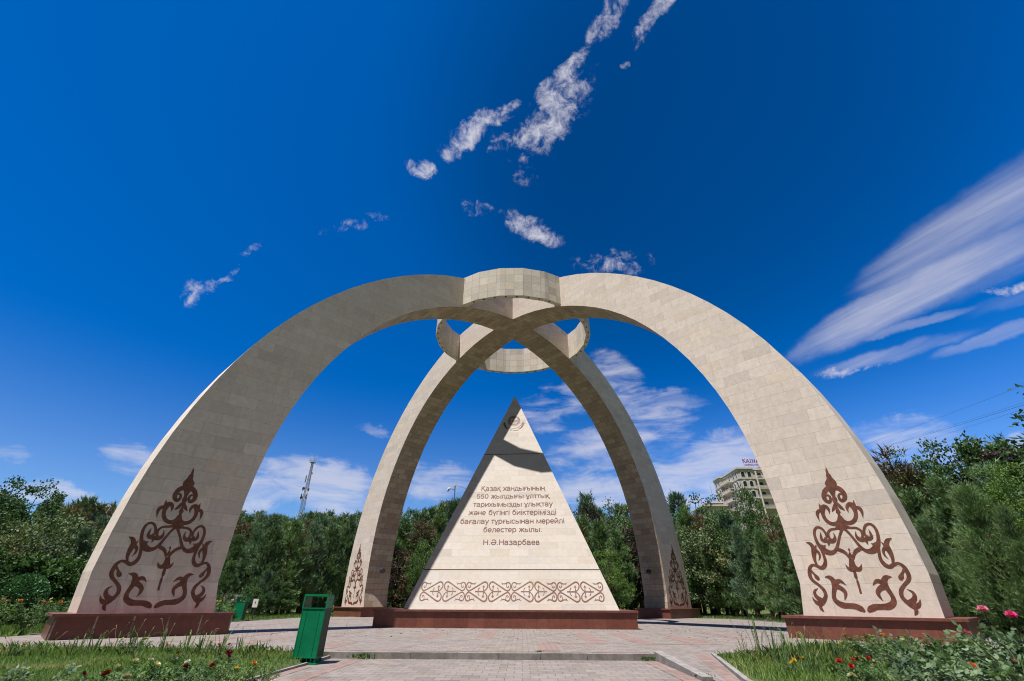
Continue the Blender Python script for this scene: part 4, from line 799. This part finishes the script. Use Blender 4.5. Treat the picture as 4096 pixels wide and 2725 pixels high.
# left of the arch
for a in (('front', 'grey', 150, 2130, 37, 1.1), ('front', 'grey', 30, 2085, 36, 1.0), ('front', 'grey', 262, 2110, 39, 1.0), ('front', 'pine2', 345, 2125, 38, .85), ('front', 'pine2', 425, 2085, 40, .9), ('front', 'shrub', 70, 2200, 35, 1.3), ('front', 'shrub', 215, 2215, 36, 1.2), ('front', 'shrub', -40, 2180, 34, 1.4), ('front', 'shrub', 300, 2240, 36.5, 1.1),
          ('middle', 'broad', 75, 1915, 40, 1.0), ('middle', 'broad', 165, 1955, 42, .8), ('middle', 'broad', -90, 1935, 38, 1.0), ('middle', 'grey', 240, 2045, 45, 1.3), ('middle', 'grey', 330, 2070, 46, 1.2),
          ('back', 'pine', 350, 2003, 56, 1.0), ('back', 'brown', 285, 2048, 55, 1.2), ('back', 'brown', 440, 2045, 53, 1.3), ('back', 'juniper', 395, 2036, 57, 1.4), ('back', 'juniper', 255, 2030, 60, 1.3), ('back', 'pine2', 205, 2020, 56, 1.1), ('back', 'juniper', 470, 2030, 60, 1.2)): T('ll', *a)
# between the left legs
for a in (('front', 'pine', 885, 2190, 47, 1.0), ('front', 'pine', 960, 2150, 48, 1.0), ('front', 'pine2', 1035, 2130, 50, 1.0), ('front', 'pine', 1105, 2115, 47, 1.1), ('front', 'pine', 1185, 2098, 48, 1.1), ('front', 'pine2', 1262, 2110, 49, 1.05), ('front', 'pine', 1335, 2118, 50, 1.0), ('front', 'pine', 1400, 2100, 51, 1.0), ('front', 'pine', 1470, 2110, 52, 1.0),
          ('front', 'pine', 930, 2255, 43, .8), ('front', 'pine2', 1075, 2290, 42, .75), ('front', 'pine', 1150, 2335, 40, .9), ('front', 'pine', 1240, 2260, 42, .85), ('front', 'pine2', 1325, 2240, 50, .8), ('front', 'pine2', 1385, 2290, 52, .75), ('front', 'shrub', 1030, 2350, 41, .9)): T('lb', *a)
for i, px in enumerate(range(860, 1490, 42)): T('lb', 'middle', ('juniper', 'pine', 'juniper', 'brown', 'pine2', 'juniper')[i % 6], px+rg.uniform(-10, 10), rg.uniform(2078, 2110), rg.uniform(58, 66), rg.uniform(1.1, 1.4))
for i, px in enumerate(range(850, 1500, 34)): T('lb', 'back', ('juniper', 'juniper', 'pine2', 'juniper', 'pine')[i % 5], px+rg.uniform(-8, 8), rg.uniform(2056, 2086), rg.uniform(76, 88), rg.uniform(1.2, 1.5))
# left of the pyramid
for a in (('front', 'plum', 1600, 2205, 46, 1.0), ('front', 'light', 1690, 2215, 47, .9), ('front', 'plum', 1580, 2330, 43, .9), ('front', 'shrub', 1730, 2290, 44, 1.2), ('front', 'broad', 1655, 2260, 45, .6),
          ('middle', 'brown', 1690, 2105, 52, 1.3), ('middle', 'pine', 1620, 2085, 55, 1.0), ('middle', 'pine', 1760, 2075, 54, 1.0), ('middle', 'pine2', 1820, 2020, 56, .9), ('middle', 'pine', 1560, 2110, 54, 1.0), ('middle', 'broad', 1700, 2160, 50, .8),
          ('back', 'juniper', 1590, 2065, 66, 1.3), ('back', 'pine2', 1640, 2055, 68, 1.1), ('back', 'juniper', 1680, 2062, 66, 1.4), ('back', 'pine', 1715, 2048, 66, 1.1), ('back', 'pine2', 1755, 2040, 68, 1.1), ('back', 'juniper', 1790, 2030, 66, 1.3), ('back', 'pine', 1845, 2010, 66, 1.0)): T('pl', *a)
# right of the pyramid
for a in (('front', 'light', 2430, 2205, 42, 1.0), ('front', 'broad', 2490, 2300, 38, .8), ('front', 'broad', 2395, 2290, 40, .7), ('front', 'plum', 2535, 2120, 46, 1.1), ('front', 'pine', 2360, 2190, 47, .9), ('front', 'grey', 2330, 2230, 46, .8), ('front', 'plum', 2575, 2180, 44, .9), ('front', 'pine', 2460, 2130, 50, .9),
          ('middle', 'pine', 2330, 2075, 54, 1.0), ('middle', 'broad', 2440, 2085, 55, .8), ('middle', 'pine2', 2280, 2080, 56, 1.0), ('middle', 'broad', 2500, 2075, 54, .8), ('middle', 'brown', 2315, 2120, 53, 1.2), ('middle', 'pine', 2395, 2100, 53, 1.0), ('middle', 'broad', 2560, 2060, 56, .9),
          ('back', 'juniper', 2347, 1990, 62, .9), ('back', 'plum', 2325, 2040, 62, .9), ('back', 'thin', 2430, 1995, 60, .9), ('back', 'juniper', 2265, 2048, 64, 1.3), ('back', 'pine2', 2385, 2048, 64, 1.0), ('back', 'juniper', 2480, 2040, 64, 1.3), ('back', 'grey', 2520, 2035, 62, 1.1), ('back', 'thin', 2550, 2030, 60, .8)): T('pr', *a)
# between the right legs
for a in (('front', 'pine', 2690, 2150, 45, 1.0), ('front', 'pine', 2760, 2120, 44, 1.0), ('front', 'grey', 2860, 2110, 43, 1.2), ('front', 'pine2', 2950, 2115, 40, 1.0), ('front', 'pine', 3040, 2140, 38, 1.0), ('front', 'pine', 3125, 2170, 35, 1.0), ('front', 'grey', 2740, 2215, 42, 1.1), ('front', 'pine', 2830, 2200, 40, .9), ('front', 'pine', 2905, 2230, 36, .9), ('front', 'pine', 2990, 2250, 34, .9), ('front', 'pine', 3080, 2240, 32, .9), ('front', 'pine', 3180, 2260, 31, .9), ('front', 'broad', 2690, 2250, 43, .8),
          ('middle', 'broad', 2830, 2055, 50, .8), ('middle', 'broad', 2968, 1962, 50, .5), ('middle', 'brown', 3080, 2080, 44, 1.4), ('middle', 'broad', 3030, 2078, 48, .75), ('middle', 'pine2', 2900, 2070, 50, 1.0), ('middle', 'pine', 2730, 2045, 51, 1.0), ('middle', 'brown', 2780, 2075, 49, 1.1), ('middle', 'pine2', 3150, 2090, 44, 1.0), ('middle', 'pine', 2660, 2060, 54, 1.0),
          ('back', 'pine2', 2705, 1990, 56, .9), ('back', 'broad', 2775, 1985, 56, .85), ('back', 'juniper', 2675, 2035, 60, 1.2), ('back', 'juniper', 2850, 2058, 60, 1.2), ('back', 'juniper', 2890, 2060, 58, 1.2), ('back', 'pine', 3105, 2075, 55, 1.0), ('back', 'pine', 3000, 2070, 58, 1.0)): T('rb', *a)
# right of the arch
for a in (('front', 'bigpine', 3860, 1960, 23.5, 1.0), ('front', 'bigpine', 3690, 2090, 27, .9), ('front', 'bigpine', 4010, 2040, 23, .8), ('front', 'pine', 4085, 2180, 19, .9), ('front', 'near_broad', 3800, 2230, 27, .6), ('front', 'pine', 3740, 2250, 25, .8), ('front', 'pine', 3960, 2260, 22, .8),
          ('middle', 'pine', 3640, 1985, 32, .9), ('middle', 'pine', 3760, 1930, 31, 1.0), ('middle', 'pine2', 3950, 1880, 30, 1.1), ('middle', 'near_broad', 4080, 1840, 27, .8), ('middle', 'broad', 3600, 2060, 34, .8), ('middle', 'broad', 3850, 2050, 30, .8), ('middle', 'pine', 3560, 1960, 36, .9),
          ('back', 'brown', 3545, 1815, 38, 1.1), ('back', 'brown', 3610, 1880, 38, 1.3), ('back', 'broad', 3705, 1772, 37, .72), ('back', 'broad', 3795, 1780, 38, .8), ('back', 'broad', 3850, 1800, 38, .8), ('back', 'plum', 3965, 1800, 37, 1.2), ('back', 'pine', 4005, 1783, 39, .8), ('back', 'broad', 4080, 1800, 35, .8), ('back', 'juniper', 3900, 1825, 40, 1.2), ('back', 'thin', 4120, 1535, 25, 1.35), ('back', 'brown', 3500, 1890, 40, 1.2), ('back', 'grey', 3660, 1850, 40, 1.0)): T('rr', *a)
from collections import defaultdict
cnt = defaultdict(list)
for i, t in enumerate(trees): cnt[(t[0], t[1], DESC[t[2]])].append((t[3], i))
vidx = defaultdict(int); rt_ = random.Random(5)
for key, lst in cnt.items():
    lst.sort()
    for o_, (_, i) in enumerate(lst):
        reg_, row, kind, px, py, dist, wide, sink = trees[i]
        if 2480 < px < 2790 or 1350 < px < 1660: dist = max(dist, 53)
        p = at(px, py, dist)
        while bool(inside(PLAZA, np.array([p[0]]), np.array([p[1]]))[0]) or (abs(p[0]) < 18.5 and -18 < p[1] < 14.5): dist += 1; p = at(px, py, dist)
        gz = float(ground_z(p[0], p[1])); gz = max(gz, -.05)
        var = KIND[kind][vidx[kind] % len(KIND[kind])]; vidx[kind] += 1
        h = p[2]-gz; s = h/var['H']; root = empty(NAME[kind], (p[0], p[1], gz), rt_.uniform(0, 6.28)); sw = s*wide*rt_.uniform(.92, 1.08)
        if kind in ('pine', 'broad', 'pine2', 'grey'): sw = max(sw, .62*wide)
        root.scale = (sw, sw, s)
        link('trunk', var['trunk'], root); link('crown', var['crown'], root)
        n = len(lst); rowp = {'front': 'front row', 'middle': 'middle row', 'back': 'skyline row'}[row]
        lab = (f"{ORD[o_]} {DESC[kind]} from the left, {rowp}, {REG[reg_]}" if n > 1 else f"single {DESC[kind]} in the {rowp}, {REG[reg_]}")
        tag(root, lab, CAT.get(kind, 'tree'), f'{DESC[kind]}s around the plaza')
# ------------------------------------------------------------------ roses, topiary, grasses
def leaf6(rg, P, dirs, ln_, wd, nrm=None):
    n = len(P); d = unit(dirs); s = unit(np.cross(d, (rg.normal(size=(n, 3)) if nrm is None else nrm)+1e-3)); L_ = ln_*rg.uniform(.75, 1.2, (n, 1)); w = wd*rg.uniform(.8, 1.15, (n, 1)); nr = np.cross(d, s)
    A = P+d*L_*.28; Bq = P+d*L_*.66; cv = nr*w*rg.uniform(-.1, .35, (n, 1))
    return np.stack([P, A+s*w*.46+cv*.6, Bq+s*w*.44+cv, P+d*L_+cv*.2, Bq-s*w*.44+cv, A-s*w*.46+cv*.6], 1)
def rose_variant(seed, H, Rm, nst, nspr, ls, m_):
    rg = np.random.default_rng(seed); r2 = random.Random(seed); mb = MB(); tips = []; nodes = []
    for i in range(nst):
        az = r2.uniform(0, 6.28); rr_ = Rm*r2.uniform(.15, 1)**.6; h = H*r2.uniform(.62, 1.0)*(1-.18*(rr_/Rm)**2); b0 = Vector((r2.uniform(-.12, .12)*Rm, r2.uniform(-.12, .12)*Rm, 0)); e = Vector((rr_*math.cos(az), rr_*math.sin(az), h)); mid = b0*.4+e*.6; mid.z = h*.55; mid.x *= .8; mid.y *= .8
        P = [b0, b0*.55+mid*.45, mid, mid*.4+e*.6, e]; mb.tube(P, [.010, .008, .006, .005, .003], 5, cap=False); tips.append(e)
        for k in range(nspr):
            t = r2.uniform(.25, 1)**.7*3.99; j = int(t); f = t-j; nodes.append(P[j]*(1-f)+P[j+1]*f)
    o = mb.build('stems', STEMM); st = o.data; bpy.data.objects.remove(o)
    Nn = np.array([list(p) for p in nodes]); out = unit(Nn*np.array((1, 1, 0))+rg.normal(size=Nn.shape)*.35*Rm); D = unit(out*.75+rg.normal(size=Nn.shape)*.5+np.array((0, 0, .25))); sd = unit(np.cross(D, np.array((0, 0, 1.))+rg.normal(size=Nn.shape)*.3)); upn = np.cross(sd, D)
    F = []
    for a, sgn, f in ((.25, 1, .85), (.25, -1, .85), (.62, 1, 1), (.62, -1, 1), (.9, 0, 1.15)):
        q = Nn+D*ls*2.0*a; dd = D*(.55 if sgn else 1)+sd*sgn*.9-np.array((0, 0, .25)); F.append(leaf6(rg, q, dd, ls*f, ls*.66*f, upn+rg.normal(size=Nn.shape)*.35))
    return dict(foliage=quads_mesh('foliage', np.concatenate(F), 6, m_), stems=st, tips=sorted(tips, key=lambda p: -p.z), H=H)
STEMM = mat('rose_stems', (.060, .075, .030), .6, .3, var=.3)
def bloom_mesh(col, nm, r=.042):
    rg = np.random.default_rng(len(nm)); P, D, N_ = [], [], []
    V_ = []
    for ring_, (n, tilt, rr_, sz) in enumerate(((5, .12, .2, .75), (6, .5, .45, .95), (7, .95, .6, 1.05), (6, 1.3, .6, 1.0))):
        for k in range(n):
            a = 2*math.pi*(k+.5*ring_)/n; d = np.array((math.sin(tilt)*math.cos(a), math.sin(tilt)*math.sin(a), math.cos(tilt))); s = np.array((-math.sin(a), math.cos(a), 0)); b0 = np.array((math.cos(a), math.sin(a), 0))*r*.16*rr_*2; c = np.cross(s, d)
            L_, w = r*sz, r*.62*sz; V_.append(np.stack([b0-s*w*.3, b0+d*L_*.55-s*w*.75-c*.1*w, b0+d*L_-s*w*.4, b0+d*L_+s*w*.4, b0+d*L_*.55+s*w*.75-c*.1*w, b0+s*w*.3]))
    return quads_mesh('bloom', np.array(V_), 6, leaf_mat('petals_'+nm, tuple(x*.75 for x in col), col, None, 0, .3, rough=.5, nscale=20))
BLOOM = {k: bloom_mesh(c, k) for k, c in dict(orange=(.72, .20, .03), red=(.58, .012, .02), darkred=(.20, .008, .014), yellow=(.75, .46, .05), cream=(.68, .58, .40), pink=(.72, .20, .34), magenta=(.66, .05, .25), coral=(.75, .16, .10), white=(.68, .66, .58)).items()}
RV = {'far': [rose_variant(s, 1.25, .75, 16, 11, .060, LM['rose']) for s in (1, 2, 3)], 'low': [rose_variant(s, .58, .62, 26, 12, .036, LM['rose']) for s in (4, 5, 6)], 'near': [rose_variant(s, .92, .85, 44, 17, .042, LM['rose2']) for s in (7, 8, 9)]}
rr2 = random.Random(9)
COLN = dict(orange='orange', red='bright red', darkred='dark red', yellow='yellow', cream='cream', pink='pale pink', magenta='magenta pink', coral='coral red', white='white')
def fit(px, py, d, H): p = at(px, py, d); return max(.16, p[2]+.03)/H
def rose(x, y, kind, vi, sc_, blooms, label, group, bs=1.0, zofs=0.0, tall=0.0):
    v = RV[kind][vi % 3]; gz = max(-.03, float(ground_z(x, y))); root = empty('rose_bush', (x, y, gz+zofs), rr2.uniform(0, 6.28), label, 'rose bush', group); root.scale = (sc_,)*3
    link('foliage', v['foliage'], root); link('stems', v['stems'], root)
    tp = v['tips'][:max(len(blooms)+3, len(blooms)*2)]; rr2.shuffle(tp)
    for c, p in zip(blooms, tp):
        o = link('bloom', BLOOM[c], root, p+Vector((0, 0, .01))); s = .72*bs*rr2.uniform(.8, 1.2)/sc_; o.scale = (s,)*3; o.rotation_euler = (rr2.uniform(-.6, .9), rr2.uniform(-.6, .6), rr2.uniform(0, 6)); o['label'] = COLN[c]+' rose bloom'
    return root
def cols(s): return [dict(o='orange', r='red', d='darkred', y='yellow', c='cream', p='pink', m='magenta', k='coral', w='white')[q] for q in s]
# rose bed left of the front left leg
bed = []
for iy, y in enumerate((-12.4, -10.6, -8.6, -6.2, -3.4, 0.0)):
    for ix in range(8):
        x = -16.6-ix*1.35-(iy % 2)*.5; zd = (y-CAM[1])*fw[1]+(x-CAM[0])*fw[0]
        if 2048+F_PX*(x-CAM[0])/zd > -190: bed.append((x+rr2.uniform(-.2, .2), y+rr2.uniform(-.3, .3), iy, ix))
opts = ['oo', 'k', 'rk', 'w', 'cc', 'y', 'kk', 'o', '', 'c', 'ro', '', 'kkk', 'w']
rown = ['nearest row', 'second row', 'third row', 'fourth row', 'fifth row', 'farthest row']
for i, (x, y, iy, ix) in enumerate(bed):
    b_ = cols(opts[(i*5+iy) % len(opts)]); cn = ' and '.join(dict.fromkeys(COLN[c] for c in b_)); d_ = f'{cn} blooms' if b_ else 'no blooms'
    rose(x, y, 'far', i, rr2.uniform(.80, 1.0), b_, f'{ORD[ix]} rose bush from the leg, {rown[iy]}, left bed, {d_}'.replace('pale pink', 'pink').replace('bright red', 'red'), 'roses in the left bed', 1.8)
for i, (px, d, c) in enumerate(((858, 36.5, 'cyw'), (895, 37.5, 'wc'), (932, 38.5, 'cyc'))):
    p = at(px, 2440, d); rose(p[0], p[1], 'far', i, .95, cols(c), f'{ORD[i]} pale flowered rose bush from the left behind the front left plinth', 'roses by the distant bin', 2.2)
# low roses at the lower left
for i, (px, py, zd, c) in enumerate(sorted(((395, 2695, 7.2, ''), (470, 2675, 7.6, 'd'), (560, 2640, 7.2, 'cc'), (600, 2690, 6.2, 'c'), (690, 2632, 7.8, 'c'), (760, 2660, 7.0, 'd'), (830, 2640, 8.0, 'dw'), (890, 2655, 7.6, 'y'), (985, 2640, 8.8, 'o'), (650, 2625, 8.8, 'c'), (860, 2618, 9.6, 'dd'), (530, 2690, 6.2, 'd'), (1060, 2668, 8.6, ''), (340, 2712, 6.8, '')))):
    p = at(px, py, zd); b_ = cols(c); cn = ' and '.join(dict.fromkeys(COLN[q] for q in b_)) or 'no'
    rose(p[0], p[1], 'low', i, fit(px, py, zd, .58), b_, f'{ORD[i]} low lawn rose bush from the left, {cn} blooms', 'low roses on the left lawn', 1.0)
# big rose bush at the lower right
for i, (px, py, zd, c, s_) in enumerate(((3830, 2535, 6.0, 'oo', .92), (3950, 2530, 6.4, 'y', 1.0), (4060, 2505, 6.2, 'pk', 1.05), (4150, 2500, 5.4, 'p', 1.05), (3960, 2600, 5.2, 'p', .85), (3850, 2640, 5.5, '', .62), (4080, 2640, 4.8, 'o', .80))):
    s_ = fit(px, py, zd, .92)
    p = at(px, py, zd); lab = ('grey green rose bush with orange blooms at the left of the lower right clump', 'tall rose bush with one yellow bloom, middle of the lower right clump', 'rose bush with pale pink and coral blooms, back right of the clump', 'rose bush with one pale pink bloom cut by the right picture edge', 'rose bush with a pale pink bloom low in the lower right clump', 'small rose bush without blooms, front left of the right clump', 'rose bush with one orange bloom in the lower right corner')[i]
    rose(p[0], p[1], 'near', i, s_, cols(c), lab, 'roses in the lower right clump', .7)
for i, (px, py, zd, c) in enumerate(((3932, 2440, 6.0, 'pink'), (4046, 2463, 5.9, 'magenta'))):
    p = at(px, py, zd); mb = MB(); gz = -.03; root = empty('tall_rose', (p[0], p[1], gz), 0, ('tall rose stem with an open pale pink bloom above the right clump', 'tall rose stem with a magenta bloom nearest the right edge')[i], 'rose', 'tall single roses'); h = p[2]-gz
    mb.tube([(.05, 0, 0), (.03, .02, h*.5), (0, 0, h)], [.008, .006, .004], 5); mb.build('stem', STEMM, root)
    o = link('bloom', BLOOM[c], root, Vector((0, 0, h))); o.scale = (.78,)*3; o.rotation_euler = (.5, -.3, 0)
    rg = np.random.default_rng(50+i); n = 16; zz = rg.uniform(.45, .92, n); P = np.stack([.03*(1-zz), .02*(1-zz), zz*h], 1); D = rg.normal(size=(n, 3))*np.array((1, 1, .3)); link('leaves', quads_mesh('leaves', leaf6(rg, P+unit(D)*.03, D, .062, .04), 6, LM['rose2']), root)
# red roses and small flowering bushes on the right lawn
for i, (px, py, zd, c, kind, s_) in enumerate(sorted(((3405, 2645, 9.2, 'rrd', 'low', .8), (3480, 2630, 9.6, 'drr', 'low', .85), (3560, 2640, 8.9, 'dd', 'low', .8), (3400, 2690, 8.0, 'cw', 'low', .7), (3165, 2640, 10.6, 'yy', 'low', .5), (3235, 2630, 11.0, 'y', 'low', .45), (3345, 2563, 15.2, 'yyd', 'low', .72), (3445, 2530, 14.6, 'oo', 'low', 1.15), (3530, 2532, 14.0, 'oy', 'low', 1.0), (3600, 2550, 13.6, 'yc', 'low', .9), (3650, 2585, 11.5, 'o', 'low', .9), (3285, 2570, 15.5, 'd', 'low', .6)))):
    s_ = fit(px, py, zd, .58)
    p = at(px, py, zd); b_ = cols(c); cn = ' and '.join(dict.fromkeys(COLN[q] for q in b_)); where = 'in the right lawn' if zd < 12 else 'by the right plinth'
    rose(p[0], p[1], kind, i, s_, b_, f'{ORD[i]} small rose bush from left {where}, {cn}', 'small roses on the right lawn', 1.1)
# small flowers in the weeds before the front left plinth
for i, (px, py, zd, c) in enumerate(sorted(((90, 2575, 15.5, 'k'), (545, 2552, 14.6, 'cc'), (680, 2590, 14.8, 'o'), (905, 2575, 14.2, 'rk'), (930, 2610, 11.8, 'dd'), (1010, 2590, 13.6, 'o'), (720, 2612, 12.0, 'd'), (860, 2568, 14.8, 'y')))):
    p = at(px, py, zd); b_ = cols(c); cn = ' and '.join(dict.fromkeys(COLN[q] for q in b_)); rose(p[0], p[1], 'low', i, fit(px, py, zd, .58), b_, f'{ORD[i]} small {cn} rose bush from left by the left plinth', 'small roses in the left weeds', 1.2)
p = at(-70, 2650, 5.2); rose(p[0], p[1], 'near', 1, fit(-40, 2640, 5.2, .92), [], 'dark leafy rose sprigs reaching in at the lower left corner', None)
# clipped round shrub
p = at(95, 2330, 33); rg = np.random.default_rng(5); n = 9000; v = unit(rg.normal(size=(n, 3))); v[:, 2] = np.abs(v[:, 2])*1.0-.15; rad = rg.uniform(.86, 1.0, (n, 1)); P = v*rad*np.array((1.12, 1.12, .95))+np.array((0, 0, 1.02)); P += .05*np.sin(P[:, [1, 2, 0]]*5)
root = empty('round_shrub', (p[0], p[1], -.03), 0, 'clipped dome shaped dark green shrub at the far left', 'shrub'); root.scale = (1.0, 1.0, 1.14); link('foliage', quads_mesh('foliage', leaf6(rg, P, v+rg.normal(size=v.shape)*.7, .075, .05), 6, LM['box']), root)
mb = MB()
for i in range(7): a = i*.9; mb.tube([(0, 0, 0), (.35*math.cos(a), .35*math.sin(a), .6), (.8*math.cos(a), .8*math.sin(a), 1.3)], [.05, .035, .01], 5)
mb.build('trunk', BARK, root)
# lawns: many bent blades
def field(name, x0, x1, y0, y1, dens, hmin, hmax, w, seed, m_, lean=.35, bound=None, clump=0.0):
    rg = np.random.default_rng(seed); n = int((x1-x0)*(y1-y0)*dens); x = rg.uniform(x0, x1, n); y = rg.uniform(y0, y1, n); ok = ~(inside(PLAZA, x, y) | inside(LOWPATH, x, y))
    for dx, dy in ((.07, 0), (-.07, 0), (0, .07), (0, -.07)): ok &= ~(inside(PLAZA, x+dx, y+dy) | inside(LOWPATH, x+dx, y+dy))
    if bound is not None: ok &= bound(x, y)
    if clump: q = np.sin(x*2.1+3*np.sin(y*1.3))*np.sin(y*2.6+2*np.sin(x*.9)); ok &= q+rg.normal(size=n)*.4 > clump-1
    x, y = x[ok], y[ok]; z = np.maximum(ground_z(x, y), -.06); n = len(x); big = .7+.6*(np.sin(x*1.7+y*.6)*np.sin(y*1.9-x*.4)*.5+.5)
    h = rg.uniform(hmin, hmax, n)*big; a = rg.uniform(0, 6.283, n); L_ = np.abs(rg.normal(size=n))*lean*h; P0 = np.stack([x, y, z-.01], 1); dv = np.stack([np.cos(a), np.sin(a), 0*a], 1); sv = np.stack([-np.sin(a), np.cos(a), 0*a], 1)*(w*rg.uniform(.6, 1.3, n))[:, None]
    mid = P0+dv*(L_*.35)[:, None]+np.array((0, 0, 1))*(h*.6)[:, None]; tip = P0+dv*L_[:, None]+np.array((0, 0, 1))*h[:, None]
    V_ = np.stack([P0-sv/2, P0+sv/2, mid+sv*.4, tip, mid-sv*.4], 1); return tag(link(name, quads_mesh(name, V_, 5, m_)), kind='stuff')
field('lawn_grass', -17.5, -3.8, -25.5, -16.2, 800, .035, .085, .009, 1, LM['grass'])
field('lawn_grass', 4.0, 17.5, -26, -14, 620, .05, .12, .010, 2, LM['grass'])
field('lawn_grass', -36, -15.9, -16, 16, 85, .10, .24, .022, 3, LM['grass'])
field('lawn_grass', -17, 19, 12.2, 27, 70, .10, .24, .028, 4, LM['grass'])
field('lawn_grass', 16.7, 38, -17, 24, 60, .10, .26, .024, 5, LM['grass'])
field('weeds', -17, -4.4, -19.6, -16.9, 190, .08, .19, .011, 6, LM['weed'], .5, clump=.85)
field('weeds', 4.9, 12.5, -20, -14, 150, .09, .22, .012, 7, LM['weed'], .5, clump=.9)
field('weeds', 5.5, 14, -24, -17, 120, .10, .22, .011, 8, LM['weed'], .55, clump=.95)
def fallen():
    rg = np.random.default_rng(8); n = 420; x = rg.uniform(-10, 14, n); y = rg.normal(-8.3, 2.6, n); ok = inside(PLAZA, x, y) & ~((np.abs(x) < 6.6) & (y > -6.3)); x, y = x[ok], y[ok]; P = np.stack([x, y, np.full(len(x), .012)], 1)
    return tag(link('fallen_leaves', quads_mesh('fallen_leaves', leaf6(rg, P, rg.normal(size=P.shape)*np.array((1, 1, .12)), .09, .04, np.tile((0, 0, 1.), (len(P), 1))+rg.normal(size=P.shape)*.3), 6, mat('dead_leaf', (.10, .075, .045), .8, .1, var=.4))), kind='stuff')
fallen()
# tall grass clumps and seed heads
def tall_clump(x, y, n, h, seed, label, group, m_=None, head=True, wd=.011):
    rg = random.Random(seed); gz = -.03; root = empty('grass_clump', (x, y, gz), 0, label, 'tall grass', group); mb = MB(); mh = MB()
    for i in range(n):
        a = rg.uniform(0, 6.28); r = rg.uniform(0, .16); hh = h*rg.uniform(.45, 1.0); le = hh*rg.uniform(.05, .55); p0 = Vector((r*math.cos(a), r*math.sin(a), 0)); dv = Vector((math.cos(a+.4), math.sin(a+.4), 0)); sv = Vector((-dv.y, dv.x, 0))*wd
        pts = [p0, p0+dv*le*.15+Vector((0, 0, hh*.45)), p0+dv*le*.45+Vector((0, 0, hh*.85)), p0+dv*le*.8+Vector((0, 0, hh*rg.uniform(.85, 1.05))), p0+dv*le*1.15+Vector((0, 0, hh*rg.uniform(.7, .98)))]; ww = [1, 1, .8, .5, .05]
        for j in range(4): mb.face([pts[j]-sv*ww[j], pts[j]+sv*ww[j], pts[j+1]+sv*ww[j+1], pts[j+1]-sv*ww[j+1]])
    mb.build('blades', m_ or LM['weed'], root)
    if head:
        for i in range(max(2, n//7)):
            a = rg.uniform(0, 6.28); hh = h*rg.uniform(.85, 1.25); e = Vector((.22*math.cos(a), .22*math.sin(a), hh)); mh.tube([(0, 0, 0), (e.x*.35, e.y*.35, hh*.6), e], .002, 4, cap=False); mh.tube([e, e+Vector((.03*math.cos(a), .03*math.sin(a), .05)), e+Vector((.07*math.cos(a), .07*math.sin(a), .06))], [.004, .007, .002], 5)
        mh.build('seed_heads', LM['dry'], root)
for i, (px, py, d, n, h) in enumerate(((2985, 2600, 14.0, 10, .62), (3045, 2600, 13.6, 16, .92), (3100, 2610, 13.0, 14, .78), (3160, 2610, 13.2, 18, .62), (3225, 2605, 13.6, 20, .60), (3290, 2600, 14.0, 20, .55), (3350, 2610, 13.6, 18, .45), (3120, 2640, 11.6, 18, .42), (3250, 2660, 10.6, 18, .40), (3010, 2640, 11.8, 14, .30))):
    p = at(px, py, d); tall_clump(p[0], p[1], n, h, 60+i, f'{ORD[i]} clump of tall grass before the front right plinth' + (', the tallest stalks' if i == 1 else ''), 'tall grass on the right lawn', wd=.010 if i else .006)
for i, (px, d, h) in enumerate(((60, 15.6, .42), (175, 15.6, .38), (300, 15.4, .50), (370, 15.2, .62), (450, 15.2, .58), (520, 15.0, .66), (560, 15, .60), (650, 14.9, .62), (745, 14.8, .60), (800, 14.8, .55), (880, 14.6, .58), (960, 14.2, .50), (1040, 13.8, .46))):
    p = at(px, 2600, d); tall_clump(p[0], p[1], 12, h*.8, 90+i, f'{ORD[i]} tuft of seeding grass from the left along the front left plinth', 'seeding grass at the left')
# small weeds growing from the kerb joints
for i, (x, y, h, lab) in enumerate(((-3.05, -18.2, .12, 'green weed tuft at the foot of the kerb beside the bin'), (3.45, -18.22, .09, 'small weed tuft in the corner of kerb and ramp'), (.98, -17.96, .04, 'tiny dry weed on the kerb joint near its middle'), (3.72, -20.9, .07, 'dark weed at the lower end of the ramp kerb'))):
    t_ = h/.16; rg = np.random.default_rng(30+i); n = 90; P = rg.normal(size=(n, 3))*np.array((.16, .06, .0))*t_+np.array((0, 0, .02)); root = empty('kerb_weed', (x, y, (0 if i == 2 else -.12)), 0, lab, 'weed', 'weeds in the paving joints'); link('leaves', quads_mesh('leaves', leaf6(rg, P, rg.normal(size=P.shape)*.5+np.array((0, 0, 1)), h*.8, h*.25), 6, LM['rose']), root)
